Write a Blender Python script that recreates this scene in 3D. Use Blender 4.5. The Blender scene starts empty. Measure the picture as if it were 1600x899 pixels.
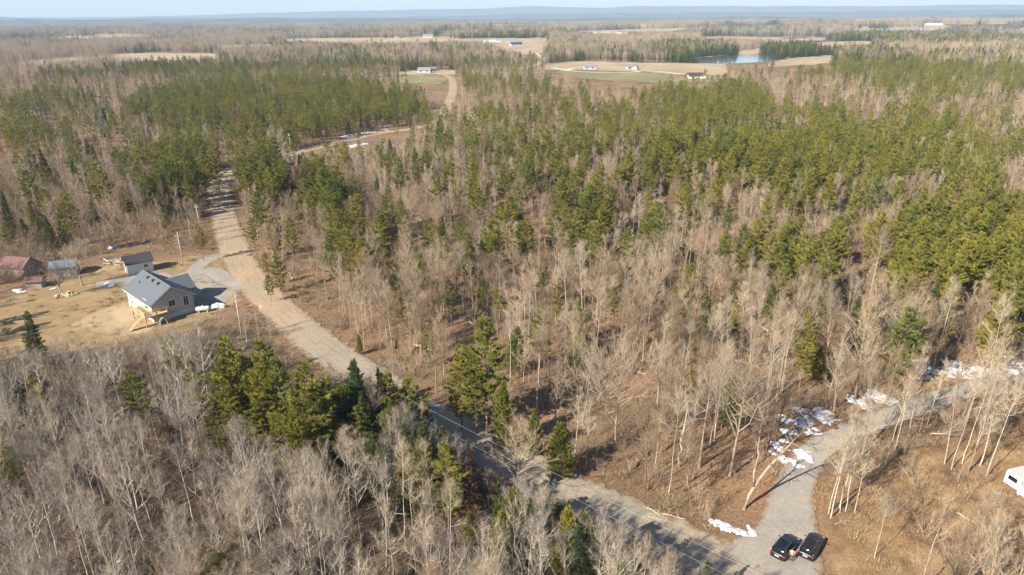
import bpy, bmesh, math, random
import numpy as np
from mathutils import Vector, Matrix
from mathutils.geometry import tessellate_polygon

rng = np.random.default_rng(7)
random.seed(7)
sc = bpy.context.scene
COL = sc.collection
rad = math.radians

# ------------------------------------------------------------------ camera, light, exposure
W, H, FPX = 1600., 899., 1067.
PITCH, ROLL, CAMH = rad(21.7), rad(0.4), 55.
_R = np.array([1., 0, 0]); _F = np.array([0, math.cos(PITCH), -math.sin(PITCH)]); _U = np.cross(_R, _F)
CR = math.cos(ROLL) * _R - math.sin(ROLL) * _U
CU = np.cross(CR, _F)
CAM = np.array([0, 0, CAMH])

cd = bpy.data.cameras.new('camera'); cam = bpy.data.objects.new('camera', cd); COL.objects.link(cam)
cd.sensor_width = 36; cd.lens = 36 * FPX / W; cd.clip_start = 1; cd.clip_end = 60000
m = Matrix((tuple(CR), tuple(CU), tuple(-_F))).transposed().to_4x4(); m.translation = CAM
cam.matrix_world = m
sc.camera = cam

SUN_EL, SHADOW_AZ = rad(35), rad(40)
world = bpy.data.worlds.new('World'); sc.world = world; world.use_nodes = True
wn = world.node_tree.nodes; wl = world.node_tree.links
sky = wn.new('ShaderNodeTexSky'); sky.sky_type = 'NISHITA'; sky.sun_disc = False
sky.sun_elevation = SUN_EL; sky.sun_rotation = math.atan2(-math.cos(SHADOW_AZ), -math.sin(SHADOW_AZ))
sky.air_density = 1.0; sky.dust_density = .35; sky.ozone_density = 3.5
bg = wn['Background']; bg.inputs['Strength'].default_value = 0.072
wl.new(sky.outputs[0], bg.inputs['Color'])
sd = bpy.data.lights.new('sun', 'SUN'); sd.energy = 5.0; sd.angle = rad(0.5); sd.color = (1.0, 0.915, 0.77)
sun = bpy.data.objects.new('sun', sd); COL.objects.link(sun)
sdir = Vector((math.cos(SUN_EL) * math.cos(SHADOW_AZ), math.cos(SUN_EL) * math.sin(SHADOW_AZ), -math.sin(SUN_EL)))
sun.rotation_euler = sdir.to_track_quat('-Z', 'Y').to_euler()
sun.location = (-60, -60, 120)
sc.view_settings.view_transform = 'Standard'; sc.view_settings.look = 'None'
sc.view_settings.exposure = 1.2; sc.view_settings.gamma = 1.0
sc.render.engine = 'CYCLES'
sc.cycles.max_bounces = 5; sc.cycles.diffuse_bounces = 2; sc.cycles.transmission_bounces = 3
sc.cycles.volume_bounces = 0; sc.cycles.glossy_bounces = 2
sc.cycles.use_denoising = True

# ------------------------------------------------------------------ pixel helpers
def g(x, y, z=0.):
    d = _F * FPX + CR * (x - W / 2) - CU * (y - H / 2)
    t = (CAMH - z) / -d[2]
    return CAM + t * d
def proj(P):
    v = np.asarray(P, float) - CAM
    d = v @ _F
    d = np.where(d < 1, 1, d)
    return W / 2 + FPX * (v @ CR) / d, H / 2 - FPX * (v @ CU) / d
def inpoly(x, y, poly):
    x = np.asarray(x, float); y = np.asarray(y, float); r = np.zeros(x.shape, bool)
    n = len(poly)
    for i in range(n):
        x0, y0 = poly[i]; x1, y1 = poly[(i + 1) % n]
        c = ((y0 > y) != (y1 > y))
        with np.errstate(divide='ignore', invalid='ignore'):
            xi = (x1 - x0) * (y - y0) / (y1 - y0 + 1e-12) + x0
        r ^= c & (x < xi)
    return r
def segdist(px, py, line):
    best = np.full(np.shape(px), 1e9)
    for (x0, y0), (x1, y1) in zip(line[:-1], line[1:]):
        dx, dy = x1 - x0, y1 - y0
        t = np.clip(((px - x0) * dx + (py - y0) * dy) / (dx * dx + dy * dy + 1e-9), 0, 1)
        best = np.minimum(best, np.hypot(px - x0 - t * dx, py - y0 - t * dy))
    return best
_perm = np.random.default_rng(3).random((256, 256))
def vnoise(x, y):
    xi = np.floor(x).astype(int); yi = np.floor(y).astype(int)
    fx = x - xi; fy = y - yi; fx = fx * fx * (3 - 2 * fx); fy = fy * fy * (3 - 2 * fy)
    a = _perm[xi & 255, yi & 255]; b = _perm[(xi + 1) & 255, yi & 255]
    c = _perm[xi & 255, (yi + 1) & 255]; d = _perm[(xi + 1) & 255, (yi + 1) & 255]
    return (a * (1 - fx) + b * fx) * (1 - fy) + (c * (1 - fx) + d * fx) * fy
def fbm(x, y, o=3):
    s = 0; a = .5; t = 0
    for k in range(o):
        s = s + a * vnoise(x * 2 ** k + 17.3 * k, y * 2 ** k + 5.1 * k); t += a; a *= .5
    return s / t
def sstep(a, b, x):
    t = np.clip((x - a) / (b - a), 0, 1); return t * t * (3 - 2 * t)
def catmull(pts, n=8):
    P = np.array(pts, float); P = np.vstack([2 * P[0] - P[1], P, 2 * P[-1] - P[-2]]); out = []
    for i in range(1, len(P) - 2):
        for t in np.linspace(0, 1, n, endpoint=False):
            a, b, c, d = P[i - 1], P[i], P[i + 1], P[i + 2]
            out.append(.5 * (2 * b + (c - a) * t + (2 * a - 5 * b + 4 * c - d) * t * t + (3 * b - a - 3 * c + d) * t ** 3))
    out.append(P[-2]); return np.array(out)

# ------------------------------------------------------------------ materials
MAT = {}
class N:
    def __init__(s, name):
        s.m = bpy.data.materials.new(name); s.m.use_nodes = True
        s.t = s.m.node_tree; s.n = s.t.nodes; s.l = s.t.links
        s.b = s.n['Principled BSDF']; MAT[name] = s.m
    def new(s, kind, **kw):
        o = s.n.new(kind)
        for k, v in kw.items(): setattr(o, k, v)
        return o
    def link(s, a, b): s.l.new(a, b)
    def noise(s, scale, detail=4, vec=None, rough=.6):
        o = s.n.new('ShaderNodeTexNoise'); o.inputs['Scale'].default_value = scale
        o.inputs['Detail'].default_value = detail; o.inputs['Roughness'].default_value = rough
        if vec is not None: s.link(vec, o.inputs['Vector'])
        return o.outputs['Fac']
    def ramp(s, fac, stops):
        o = s.n.new('ShaderNodeValToRGB'); e = o.color_ramp.elements
        while len(e) < len(stops): e.new(.5)
        for k, (p, c) in enumerate(stops):
            e[k].position = p; e[k].color = (*c, 1) if len(c) == 3 else c
        s.link(fac, o.inputs[0]); return o.outputs[0]
    def mix(s, fac, a, b, mode='MIX'):
        o = s.n.new('ShaderNodeMix'); o.data_type = 'RGBA'; o.blend_type = mode
        for sock, v in ((o.inputs[0], fac), (o.inputs[6], a), (o.inputs[7], b)):
            if hasattr(v, 'is_output'): s.link(v, sock)
            elif isinstance(v, tuple): sock.default_value = (*v, 1)
            else: sock.default_value = v
        return o.outputs[2]
    def math(s, op, a, b=0., c=0.):
        o = s.n.new('ShaderNodeMath'); o.operation = op
        for k, v in enumerate((a, b, c)):
            if hasattr(v, 'is_output'): s.link(v, o.inputs[k])
            else: o.inputs[k].default_value = v
        return o.outputs[0]
    def bump(s, h, strength=.5, dist=.1):
        o = s.n.new('ShaderNodeBump'); o.inputs['Strength'].default_value = strength
        o.inputs['Distance'].default_value = dist
        s.link(h, o.inputs['Height']); s.link(o.outputs[0], s.b.inputs['Normal'])
    def rough(s, r, spec=.3):
        s.b.inputs['Roughness'].default_value = r; s.b.inputs['Specular IOR Level'].default_value = spec
    def base(s, c):
        if isinstance(c, tuple): s.b.inputs['Base Color'].default_value = (*c, 1)
        else: s.link(c, s.b.inputs['Base Color'])
    def pos(s): return s.n.new('ShaderNodeNewGeometry').outputs['Position']
    def attr(s, name):
        o = s.n.new('ShaderNodeAttribute'); o.attribute_name = name; return o.outputs['Fac']

def litter(q):
    """leaf litter colour, shared by the forest floor and the ragged rims of paths and yard"""
    p = q.pos()
    a = q.ramp(q.noise(2.6, 6, p, .75), [(.28, (.055, .037, .024)), (.42, (.165, .108, .066)), (.58, (.285, .195, .122)), (.78, (.41, .30, .20))])
    b = q.ramp(q.noise(.045, 3, p), [(.35, (.62, .66, .68)), (.65, (1.12, 1.0, .92))])
    return q.mix(1., a, b, 'MULTIPLY'), q.noise(5., 5, p, .8)

q = N('forest_floor'); c, h = litter(q)
p = q.pos(); far = q.noise(.006, 4, p, .7)
sep = q.new('ShaderNodeVectorMath', operation='LENGTH'); q.link(p, sep.inputs[0])
ff = q.math('MULTIPLY', q.math('SUBTRACT', sep.outputs['Value'], 900.), 1 / 1500.); ff.node.use_clamp = True
fcol = q.ramp(far, [(.40, (.022, .030, .018)), (.5, (.075, .062, .045)), (.62, (.12, .10, .075))])
q.base(q.mix(ff, c, fcol)); q.rough(.95, .1); q.bump(h, .9, .12)

q = N('hill_forest'); p = q.pos()
q.base(q.ramp(q.noise(.004, 6, p, .75), [(.38, (.02, .028, .02)), (.52, (.06, .056, .044)), (.62, (.11, .095, .075)), (.72, (.17, .14, .10))])); q.rough(1, .05)

q = N('gravel_road'); c, h = litter(q); p = q.pos()
gr = q.ramp(q.noise(1.7, 6, p, .8), [(.3, (.25, .195, .135)), (.5, (.335, .262, .182)), (.72, (.43, .345, .25))])
tone = q.ramp(q.noise(.05, 3, p), [(.35, (.84, .87, .9)), (.65, (1.06, 1.0, .9))])
gr = q.mix(1., gr, tone, 'MULTIPLY')
u = q.attr('across'); v = q.attr('along')
cmb = q.new('ShaderNodeCombineXYZ'); q.link(q.math('MULTIPLY', u, 5.5), cmb.inputs[0]); q.link(q.math('MULTIPLY', v, .05), cmb.inputs[1])
rut = q.ramp(q.noise(1.6, 4, cmb.outputs[0], .6), [(.36, (.74, .73, .72)), (.52, (1, 1, 1)), (.7, (1.06, 1.05, 1.03))])
rut = q.mix(q.ramp(q.noise(.12, 3, p), [(.35, (.15, .15, .15)), (.65, (.9, .9, .9))]), (1., 1., 1.), rut)
gr = q.mix(1., gr, rut, 'MULTIPLY')
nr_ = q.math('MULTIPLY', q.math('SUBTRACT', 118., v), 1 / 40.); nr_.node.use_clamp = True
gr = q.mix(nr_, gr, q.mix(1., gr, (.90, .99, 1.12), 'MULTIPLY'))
e = q.math('ADD', q.math('MULTIPLY', q.math('ABSOLUTE', u), 1.0), q.math('MULTIPLY', q.math('SUBTRACT', q.noise(.9, 5, p, .7), .5), 1.1))
e = q.math('MULTIPLY', q.math('SUBTRACT', e, .74), 3.4); e.node.use_clamp = True
q.base(q.mix(e, gr, c)); q.rough(.95, .15); q.bump(q.noise(6., 5, p, .8), .6, .05)

q = N('driveway_gravel'); c, h = litter(q); p = q.pos()
gr = q.ramp(q.noise(2.2, 6, p, .8), [(.3, (.23, .208, .18)), (.5, (.29, .265, .232)), (.72, (.36, .332, .295))])
gr = q.mix(1., gr, q.ramp(q.noise(.16, 3, p), [(.35, (.82, .82, .82)), (.65, (1.08, 1.04, .98))]), 'MULTIPLY')
e = q.math('ADD', q.math('ABSOLUTE', q.attr('across')), q.math('MULTIPLY', q.math('SUBTRACT', q.noise(1.2, 5, p, .7), .5), .9))
e = q.math('MULTIPLY', q.math('SUBTRACT', e, .76), 4.); e.node.use_clamp = True
q.base(q.mix(e, gr, c)); q.rough(.95, .15); q.bump(q.noise(7., 5, p, .8), .6, .05)

def rim_sheet(name, stops, scale, detail_scale=3., tone=((.6, .6, .6), (1.1, 1.1, 1.05)), rimc=None):
    q = N(name); c, h = litter(q); p = q.pos()
    if rimc: c = q.ramp(q.noise(.5, 5, p, .8), [(.3, tuple(x * .75 for x in rimc)), (.7, rimc)])
    a = q.ramp(q.noise(scale, 5, p, .65), stops)
    a = q.mix(1., a, q.ramp(q.noise(detail_scale, 5, p, .8), [(.3, tone[0]), (.65, tone[1])]), 'MULTIPLY')
    e = q.math('ADD', q.attr('rim'), q.math('MULTIPLY', q.math('SUBTRACT', q.noise(.45, 5, p, .7), .5), 1.3))
    e = q.math('MULTIPLY', q.math('SUBTRACT', .45, e), 3.); e.node.use_clamp = True
    q.base(q.mix(e, a, c)); q.rough(.95, .1); q.bump(q.noise(5., 5, p, .8), .7, .07)
rim_sheet('yard_grass', [(.32, (.36, .255, .15)), (.46, (.30, .21, .118)), (.54, (.25, .18, .095)), (.62, (.33, .235, .135)), (.76, (.40, .30, .185))], .13)
rim_sheet('bare_soil', [(.35, (.30, .22, .14)), (.5, (.40, .30, .19)), (.68, (.48, .37, .25))], .2, rimc=(.34, .26, .15))
rim_sheet('yard_gravel', [(.35, (.24, .215, .18)), (.5, (.31, .28, .235)), (.68, (.37, .335, .285))], .3, rimc=(.34, .27, .17))
rim_sheet('dry_grass_clearing', [(.30, (.10, .066, .042)), (.42, (.19, .118, .068)), (.55, (.29, .185, .10)), (.68, (.37, .25, .14)), (.78, (.30, .22, .14))], .22, 4., ((.45, .45, .45), (1.2, 1.18, 1.12)))

rim_sheet('litter_painted_shade', [(.32, (.062, .050, .040)), (.5, (.10, .080, .062)), (.66, (.155, .118, .088))], .3, 3.5, ((.4, .4, .4), (1.2, 1.15, 1.1)))  # leaf litter with the dense wood's shade painted into its colour
def simple(name, stops, scale, r=.9, spec=.1, detail=4, bump=0, bs=4., coord=None):
    q = N(name); v = q.pos() if coord is None else q.new('ShaderNodeTexCoord').outputs['Object']
    q.base(q.ramp(q.noise(scale, detail, v, .7), stops)); q.rough(r, spec)
    if bump: q.bump(q.noise(bs, 5, v, .8), bump, .05)
    return q
simple('field_tan', [(.35, (.27, .20, .125)), (.55, (.37, .285, .185)), (.7, (.45, .36, .25))], .02, detail=6)
simple('field_olive', [(.35, (.16, .15, .07)), (.6, (.23, .20, .10)), (.75, (.30, .25, .14))], .02, detail=6)
simple('lane_gravel', [(.3, (.42, .37, .31)), (.7, (.56, .51, .44))], .05)
simple('snow_white', [(.34, (.22, .18, .15)), (.43, (.42, .42, .43)), (.54, (.64, .66, .69)), (.75, (.74, .75, .77))], 1.9, .6, .3, 6, .8, 3.)
q = simple('lake_water', [(.3, (.05, .08, .11)), (.7, (.07, .10, .13))], .01, .08, .5)
q.bump(q.noise(.6, 3, q.pos()), .02, .02)

def bark(name, a, b, tip=None):
    q = N(name); oi = q.new('ShaderNodeObjectInfo').outputs['Random']
    tc = q.new('ShaderNodeTexCoord').outputs['Object']
    c = q.ramp(q.noise(3.5, 4, tc, .7), [(.35, a), (.6, b)])
    c = q.mix(1., c, q.ramp(oi, [(0, (.70, .69, .70)), (.5, (1, .97, .93)), (1, (1.25, 1.18, 1.1))]), 'MULTIPLY')
    q.base(c); q.rough(.9, .15)
bark('bark_grey', (.21, .168, .122), (.40, .335, .255))
bark('bark_silver', (.39, .36, .315), (.63, .59, .525))
bark('twig_ash', (.215, .182, .15), (.37, .318, .265))
bark('twig_grey', (.26, .205, .145), (.42, .34, .25))
bark('bark_brown', (.10, .07, .05), (.21, .15, .105))
bark('twig_brown', (.20, .142, .092), (.33, .245, .165))
bark('bark_pale', (.32, .285, .24), (.55, .505, .435))
bark('twig_pale', (.28, .23, .17), (.46, .39, .30))
bark('bark_conifer', (.10, .075, .055), (.24, .18, .13))

def foliage(name, a, b, t, tr=.3, vari=.5):
    q = N(name); oi = q.new('ShaderNodeObjectInfo').outputs['Random']
    tc = q.new('ShaderNodeTexCoord').outputs['Object']
    c = q.ramp(q.noise(.9, 4, tc, .7), [(.32, a), (.62, b)])
    c = q.mix(1., c, q.ramp(oi, [(0, (.62, .80, .9)), (.35, (.9, .95, .95)), (.7, (1.03, 1.02, .95)), (1, (1.16, 1.10, .85))]), 'MULTIPLY')
    q.base(c); q.rough(.75, .2)
    tb = q.new('ShaderNodeBsdfTranslucent'); q.link(c, tb.inputs[0])
    mx = q.new('ShaderNodeMixShader'); mx.inputs[0].default_value = tr
    q.link(q.b.outputs[0], mx.inputs[1]); q.link(tb.outputs[0], mx.inputs[2])
    q.link(mx.outputs[0], q.n['Material Output'].inputs['Surface'])
foliage('pine_needles', (.145, .144, .028), (.300, .282, .056), 0)
foliage('cedar_sprays', (.14, .135, .022), (.29, .265, .044), 0)
foliage('spruce_needles', (.045, .070, .026), (.095, .125, .036), 0)
foliage('rusty_needles', (.16, .075, .035), (.27, .145, .075), 0)

def flat(name, c, r=.6, spec=.4, metal=0.):
    q = N(name); tc = q.new('ShaderNodeTexCoord').outputs['Object']
    q.base(q.ramp(q.noise(2.3, 5, tc, .7), [(.3, tuple(x * .86 for x in c)), (.7, tuple(min(1, x * 1.08) for x in c))]))
    q.rough(r, spec); q.b.inputs['Metallic'].default_value = metal
for nm, c, r in (('house_siding', (.42, .385, .335), .8), ('foundation_concrete', (.55, .54, .52), .9), ('roof_shingle', (.10, .115, .135), .9),
                 ('roof_dark', (.05, .042, .045), .8), ('roof_red', (.15, .08, .07), .8), ('roof_blue', (.13, .175, .235), .7),
                 ('white_paint', (.58, .57, .54), .6), ('weathered_wood', (.30, .26, .21), .9), ('new_lumber', (.52, .36, .19), .8),
                 ('window_frame_white', (.75, .75, .73), .5), ('pole_wood', (.46, .41, .35), .9), ('wire_metal', (.40, .39, .38), .6),
                 ('tyre_rubber', (.02, .02, .02), .8), ('plastic_black', (.025, .025, .025), .5), ('tarp_white', (.48, .48, .48), .7),
                 ('log_wood', (.48, .36, .23), .9), ('skin', (.55, .35, .26), .6), ('jacket_tan', (.50, .33, .24), .9),
                 ('trousers_olive', (.075, .07, .04), .9), ('hair_dark', (.03, .02, .015), .7), ('shoe_dark', (.03, .03, .03), .7),
                 ('roof_pinkish', (.52, .45, .43), .7), ('far_wall_white', (.52, .50, .47), .8), ('far_wall_tan', (.50, .43, .36), .8), ('far_roof_grey', (.20, .20, .21), .8),
                 ('rust_metal', (.22, .12, .07), .8), ('plate_white', (.7, .7, .7), .5), ('dead_wood', (.50, .45, .38), .9)):
    flat(nm, c, r)
q = N('car_paint_black'); q.base((.010, .011, .016)); q.rough(.28, .5); q.b.inputs['Coat Weight'].default_value = .6
q = N('car_paint_plum'); q.base((.016, .010, .016)); q.rough(.28, .5); q.b.inputs['Coat Weight'].default_value = .6
q = N('dark_glass'); q.base((.008, .012, .016)); q.rough(.06, .5)
q = N('tail_light_red'); q.base((.30, .02, .02)); q.rough(.2, .5)
q = N('head_light'); q.base((.7, .7, .7)); q.rough(.15, .5)
q = N('alloy'); q.base((.35, .35, .36)); q.rough(.35, .5); q.b.inputs['Metallic'].default_value = .9

# ------------------------------------------------------------------ mesh helpers
def raw_mesh(name, V, T, mats, mi=None, smooth=False):
    V = np.asarray(V, np.float32); T = np.asarray(T, np.int32)
    me = bpy.data.meshes.new(name)
    me.vertices.add(len(V)); me.vertices.foreach_set('co', V.ravel())
    me.loops.add(len(T) * 3); me.loops.foreach_set('vertex_index', T.ravel())
    me.polygons.add(len(T)); me.polygons.foreach_set('loop_start', np.arange(0, len(T) * 3, 3, dtype=np.int32))
    for k in mats: me.materials.append(MAT[k])
    if mi is not None: me.polygons.foreach_set('material_index', np.asarray(mi, np.int32))
    me.polygons.foreach_set('use_smooth', np.full(len(T), bool(smooth)))
    me.update(calc_edges=True); me.validate()
    return me
def link(name, me, parent=None, loc=None):
    o = bpy.data.objects.new(name, me); COL.objects.link(o)
    if parent is not None: o.parent = parent
    if loc is not None: o.location = loc
    return o
def tag(o, label=None, cat=None, group=None, kind=None):
    if label: o['label'] = label
    if cat: o['category'] = cat
    if group: o['group'] = group
    if kind: o['kind'] = kind
    return o
def empty(name, loc, rz=0., label=None, cat=None, group=None):
    o = bpy.data.objects.new(name, None); COL.objects.link(o); o.location = loc; o.rotation_euler = (0, 0, rz)
    o.empty_display_size = .2
    return tag(o, label, cat, group)
def attr_f(me, name, vals):
    a = me.attributes.new(name, 'FLOAT', 'POINT'); a.data.foreach_set('value', np.asarray(vals, np.float32))

class MB:
    """collects boxes, prisms and tubes for one mesh object"""
    def __init__(s): s.V = []; s.T = []; s.M = []; s.mats = []
    def _m(s, mat):
        if mat not in s.mats: s.mats.append(mat)
        return s.mats.index(mat)
    def add(s, V, F, mat):
        o = len(s.V); s.V += [tuple(map(float, v)) for v in V]; k = s._m(mat)
        for f in F:
            for i in range(1, len(f) - 1):
                s.T.append((o + f[0], o + f[i], o + f[i + 1])); s.M.append(k)
        return s
    def box(s, x0, x1, y0, y1, z0, z1, mat):
        V = [(x, y, z) for z in (z0, z1) for y in (y0, y1) for x in (x0, x1)]
        return s.add(V, [(0, 2, 3, 1), (4, 5, 7, 6), (0, 1, 5, 4), (2, 6, 7, 3), (0, 4, 6, 2), (1, 3, 7, 5)], mat)
    def prism(s, prof, axis, a, b, mat):
        """extrude profile (2D) along axis from a to b"""
        n = len(prof)
        def p3(p, t): return (t, p[0], p[1]) if axis == 'x' else ((p[0], t, p[1]) if axis == 'y' else (p[0], p[1], t))
        V = [p3(p, a) for p in prof] + [p3(p, b) for p in prof]
        F = [tuple(range(n))[::-1], tuple(range(n, 2 * n))] + [(i, (i + 1) % n, n + (i + 1) % n, n + i) for i in range(n)]
        return s.add(V, F, mat)
    def tube(s, pts, rs, mat, sides=8, cap=True):
        P = [np.array(p, float) for p in pts]; n = len(P); V = []; F = []
        for i, p in enumerate(P):
            d = P[min(i + 1, n - 1)] - P[max(i - 1, 0)]; d /= np.linalg.norm(d) + 1e-9
            up = np.array([0, 0, 1.]) if abs(d[2]) < .9 else np.array([1., 0, 0])
            a = np.cross(d, up); a /= np.linalg.norm(a); b = np.cross(d, a)
            r = rs[i] if hasattr(rs, '__len__') else rs
            for k in range(sides):
                t = 2 * math.pi * k / sides; V.append(p + r * (a * math.cos(t) + b * math.sin(t)))
        for i in range(n - 1):
            for k in range(sides):
                F.append((i * sides + k, i * sides + (k + 1) % sides, (i + 1) * sides + (k + 1) % sides, (i + 1) * sides + k))
        if cap: F += [tuple(range(sides))[::-1], tuple(range((n - 1) * sides, n * sides))]
        return s.add(V, F, mat)
    def rings(s, R, mat, cap=True):
        """loft of equal-length rings"""
        n = len(R[0]); V = [v for r in R for v in r]; F = []
        for i in range(len(R) - 1):
            for k in range(n):
                F.append((i * n + k, i * n + (k + 1) % n, (i + 1) * n + (k + 1) % n, (i + 1) * n + k))
        if cap: F += [tuple(range(n))[::-1], tuple(range((len(R) - 1) * n, len(R) * n))]
        return s.add(V, F, mat)
    def mesh(s, name, smooth=False):
        me = raw_mesh(name, s.V, s.T, s.mats, s.M, smooth)
        bm = bmesh.new(); bm.from_mesh(me); bmesh.ops.recalc_face_normals(bm, faces=bm.faces); bm.to_mesh(me); bm.free()
        return me
    def build(s, name, parent=None, loc=None, smooth=False): return link(name, s.mesh(name, smooth), parent, loc)

# ------------------------------------------------------------------ layout (metres, from the ground the pixels meet)
def gp(pts): return [tuple(g(x, y)[:2]) for x, y in pts]
ROAD_PX = [(1360, 985), (1250, 930), (1150, 890), (1050, 845), (960, 802), (880, 765), (800, 723), (720, 680), (650, 640), (590, 600),
           (515, 550), (455, 500), (402, 450), (370, 400), (350, 340), (342, 290), (356, 268), (400, 254), (455, 241), (520, 225),
           (590, 209), (650, 200), (688, 184), (702, 160), (708, 138), (704, 122), (688, 116)]
ROAD = catmull(gp(ROAD_PX), 8)
DRIVE_PX = [(1195, 905), (1215, 870), (1232, 830), (1236, 790), (1246, 750), (1276, 705), (1340, 671), (1420, 641), (1500, 613), (1560, 598), (1640, 584), (1720, 572)]
DRIVE = catmull(gp(DRIVE_PX), 8)
HOUSE_C = (-71.4, 128.2); HOUSE_A = rad(-43)
HDRIVE_PX = [(392, 452), (362, 440), (330, 425), (300, 428), (268, 440), (240, 432), (190, 440), (150, 446)]
HDRIVE = catmull(gp(HDRIVE_PX), 6)
HDRIVE2_PX = [(372, 408), (345, 400), (315, 412), (300, 428)]
HDRIVE2 = catmull(gp(HDRIVE2_PX), 6)
YARD_PX = [(-60, 478), (0, 466), (60, 446), (120, 428), (150, 412), (190, 404), (240, 408), (300, 398), (345, 396), (362, 430), (385, 470), (330, 500),
           (270, 515), (235, 527), (150, 548), (60, 560), (-60, 572)]
YARD = gp(YARD_PX)
CLEAR_PX = [(1285, 899), (1262, 840), (1270, 780), (1300, 735), (1400, 690), (1520, 670), (1640, 650), (1700, 800), (1560, 899), (1400, 940)]
CLEAR = gp(CLEAR_PX)
FIELDS_PX = [  # (material, polygon)
    ('field_tan', [(172, 85), (240, 83), (347, 84), (342, 92), (262, 95), (174, 96)]),
    ('field_tan', [(0, 98), (100, 91), (170, 87), (172, 91), (90, 98), (0, 104)]),
    ('field_olive', [(594, 123), (640, 119), (690, 117), (697, 124), (690, 132), (604, 131)]),
    ('field_tan', [(600, 116), (650, 110), (712, 110), (710, 117), (640, 119)]),
    ('field_tan', [(862, 99), (905, 96), (1010, 99), (1135, 100), (1132, 118), (1060, 118), (1000, 112), (900, 110), (835, 109)]),
    ('field_olive', [(860, 111), (900, 112), (1000, 113), (1060, 119), (1130, 119), (1118, 130), (1040, 130), (960, 128), (890, 121)]),
    ('field_tan', [(1056, 94), (1110, 88), (1150, 87), (1160, 97), (1080, 98)]),
    ('field_tan', [(1196, 101), (1230, 92), (1290, 87), (1322, 89), (1300, 99), (1200, 106)]),
    ('field_tan', [(1176, 64), (1290, 57), (1306, 61), (1220, 67)]),
    ('field_tan', [(1090, 58), (1200, 56), (1285, 55), (1200, 62), (1095, 62)]),
    ('field_tan', [(440, 61), (560, 60), (700, 61), (860, 60), (858, 66), (700, 67), (560, 69), (446, 66)]),
    ('field_tan', [(636, 53), (705, 50), (712, 52), (640, 56)]),
    ('field_tan', [(756, 66), (862, 66), (852, 84), (820, 86), (782, 76)]),
    ('field_tan', [(1330, 46), (1480, 44.5), (1476, 49), (1335, 50)]),
    ('field_tan', [(1440, 40), (1600, 38), (1620, 42), (1450, 44)]),
    ('field_tan', [(1140, 82), (1185, 76), (1200, 84), (1150, 87)]), ('field_tan', [(900, 49), (1010, 46), (1100, 48), (1010, 52), (900, 53)]),
    ('field_tan', [(1240, 69), (1330, 64), (1420, 66), (1300, 73)]), ('field_tan', [(60, 60), (180, 56), (260, 58), (150, 63)]), ('field_tan', [(330, 72), (430, 70), (440, 74), (340, 76)]),
    ('field_tan', [(700, 40), (800, 38.5), (880, 40), (780, 42)]), ('field_tan', [(1050, 40), (1200, 38), (1260, 40), (1120, 42)]),
    ('field_tan', [(1530, 122), (1552, 120), (1548, 128), (1532, 130)]),
]
LAKE_PX = [(1060, 96), (1100, 90), (1150, 86), (1215, 86), (1228, 89), (1200, 97), (1150, 100), (1090, 99)]
LANES_PX = [[(862, 106), (885, 111), (930, 114), (980, 114), (1010, 112), (1060, 116), (1085, 118)], [(885, 111), (900, 107), (935, 107)],
            [(812, 108), (838, 102), (848, 94), (844, 88), (838, 80), (844, 70), (832, 62)], [(935, 101), (1060, 101)], [(690, 116), (668, 115), (640, 116)]]

# terrain: flat near, rolling beyond a kilometre or so, hills on the skyline
def terr(x, y):
    r = np.hypot(x, y)
    b = sstep(1300, 2600, r)
    n = (fbm(x / 900., y / 900., 3) - .45) * 42 * b
    return n
def ground_z(x, y): return float(terr(np.array([x]), np.array([y]))[0])

na, nr = 220, 150
rr = np.concatenate([[0.], np.geomspace(20, 19000, nr)]); aa = np.linspace(rad(20), rad(160), na)
V = [(r * math.cos(a), r * math.sin(a)) for r in rr[1:] for a in aa]
V = np.array(V); Z = terr(V[:, 0], V[:, 1])
nn = len(V)
T = []
for i in range(nr - 1):
    for k in range(na - 1):
        a0 = i * na + k; T += [(a0, a0 + na, a0 + 1), (a0 + 1, a0 + na, a0 + na + 1)]
# apron behind and under the camera
ext = np.array([(-24000, -3000), (24000, -3000), (V[0, 0], V[0, 1]), (V[na - 1, 0], V[na - 1, 1]), (V[(nr - 1) * na, 0], V[(nr - 1) * na, 1]), (V[nn - 1, 0], V[nn - 1, 1])])
V3 = np.vstack([np.c_[V, Z]]).tolist()
base = len(V3); V3 += [(-24000, -3000, 0), (24000, -3000, 0)]
left = [i * na + na - 1 for i in range(nr)]; right = [i * na for i in range(nr)]
near = [k for k in range(na)]
for i in range(nr - 1):
    T.append((left[i], left[i + 1], base)); T.append((right[i + 1], right[i], base + 1))
for k in range(na - 1): T.append((near[k], near[k + 1], base)) if k >= na // 2 else T.append((near[k], near[k + 1], base + 1))
T.append((near[na // 2], base, base + 1))
me = raw_mesh('ground', V3, T, ['forest_floor'], smooth=True)
bm = bmesh.new(); bm.from_mesh(me); bmesh.ops.recalc_face_normals(bm, faces=bm.faces)
bm.faces.ensure_lookup_table()
if sum(f.normal.z for f in bm.faces) < 0: bmesh.ops.reverse_faces(bm, faces=bm.faces)
bm.to_mesh(me); bm.free()
tag(link('ground', me), kind='structure')

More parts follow.
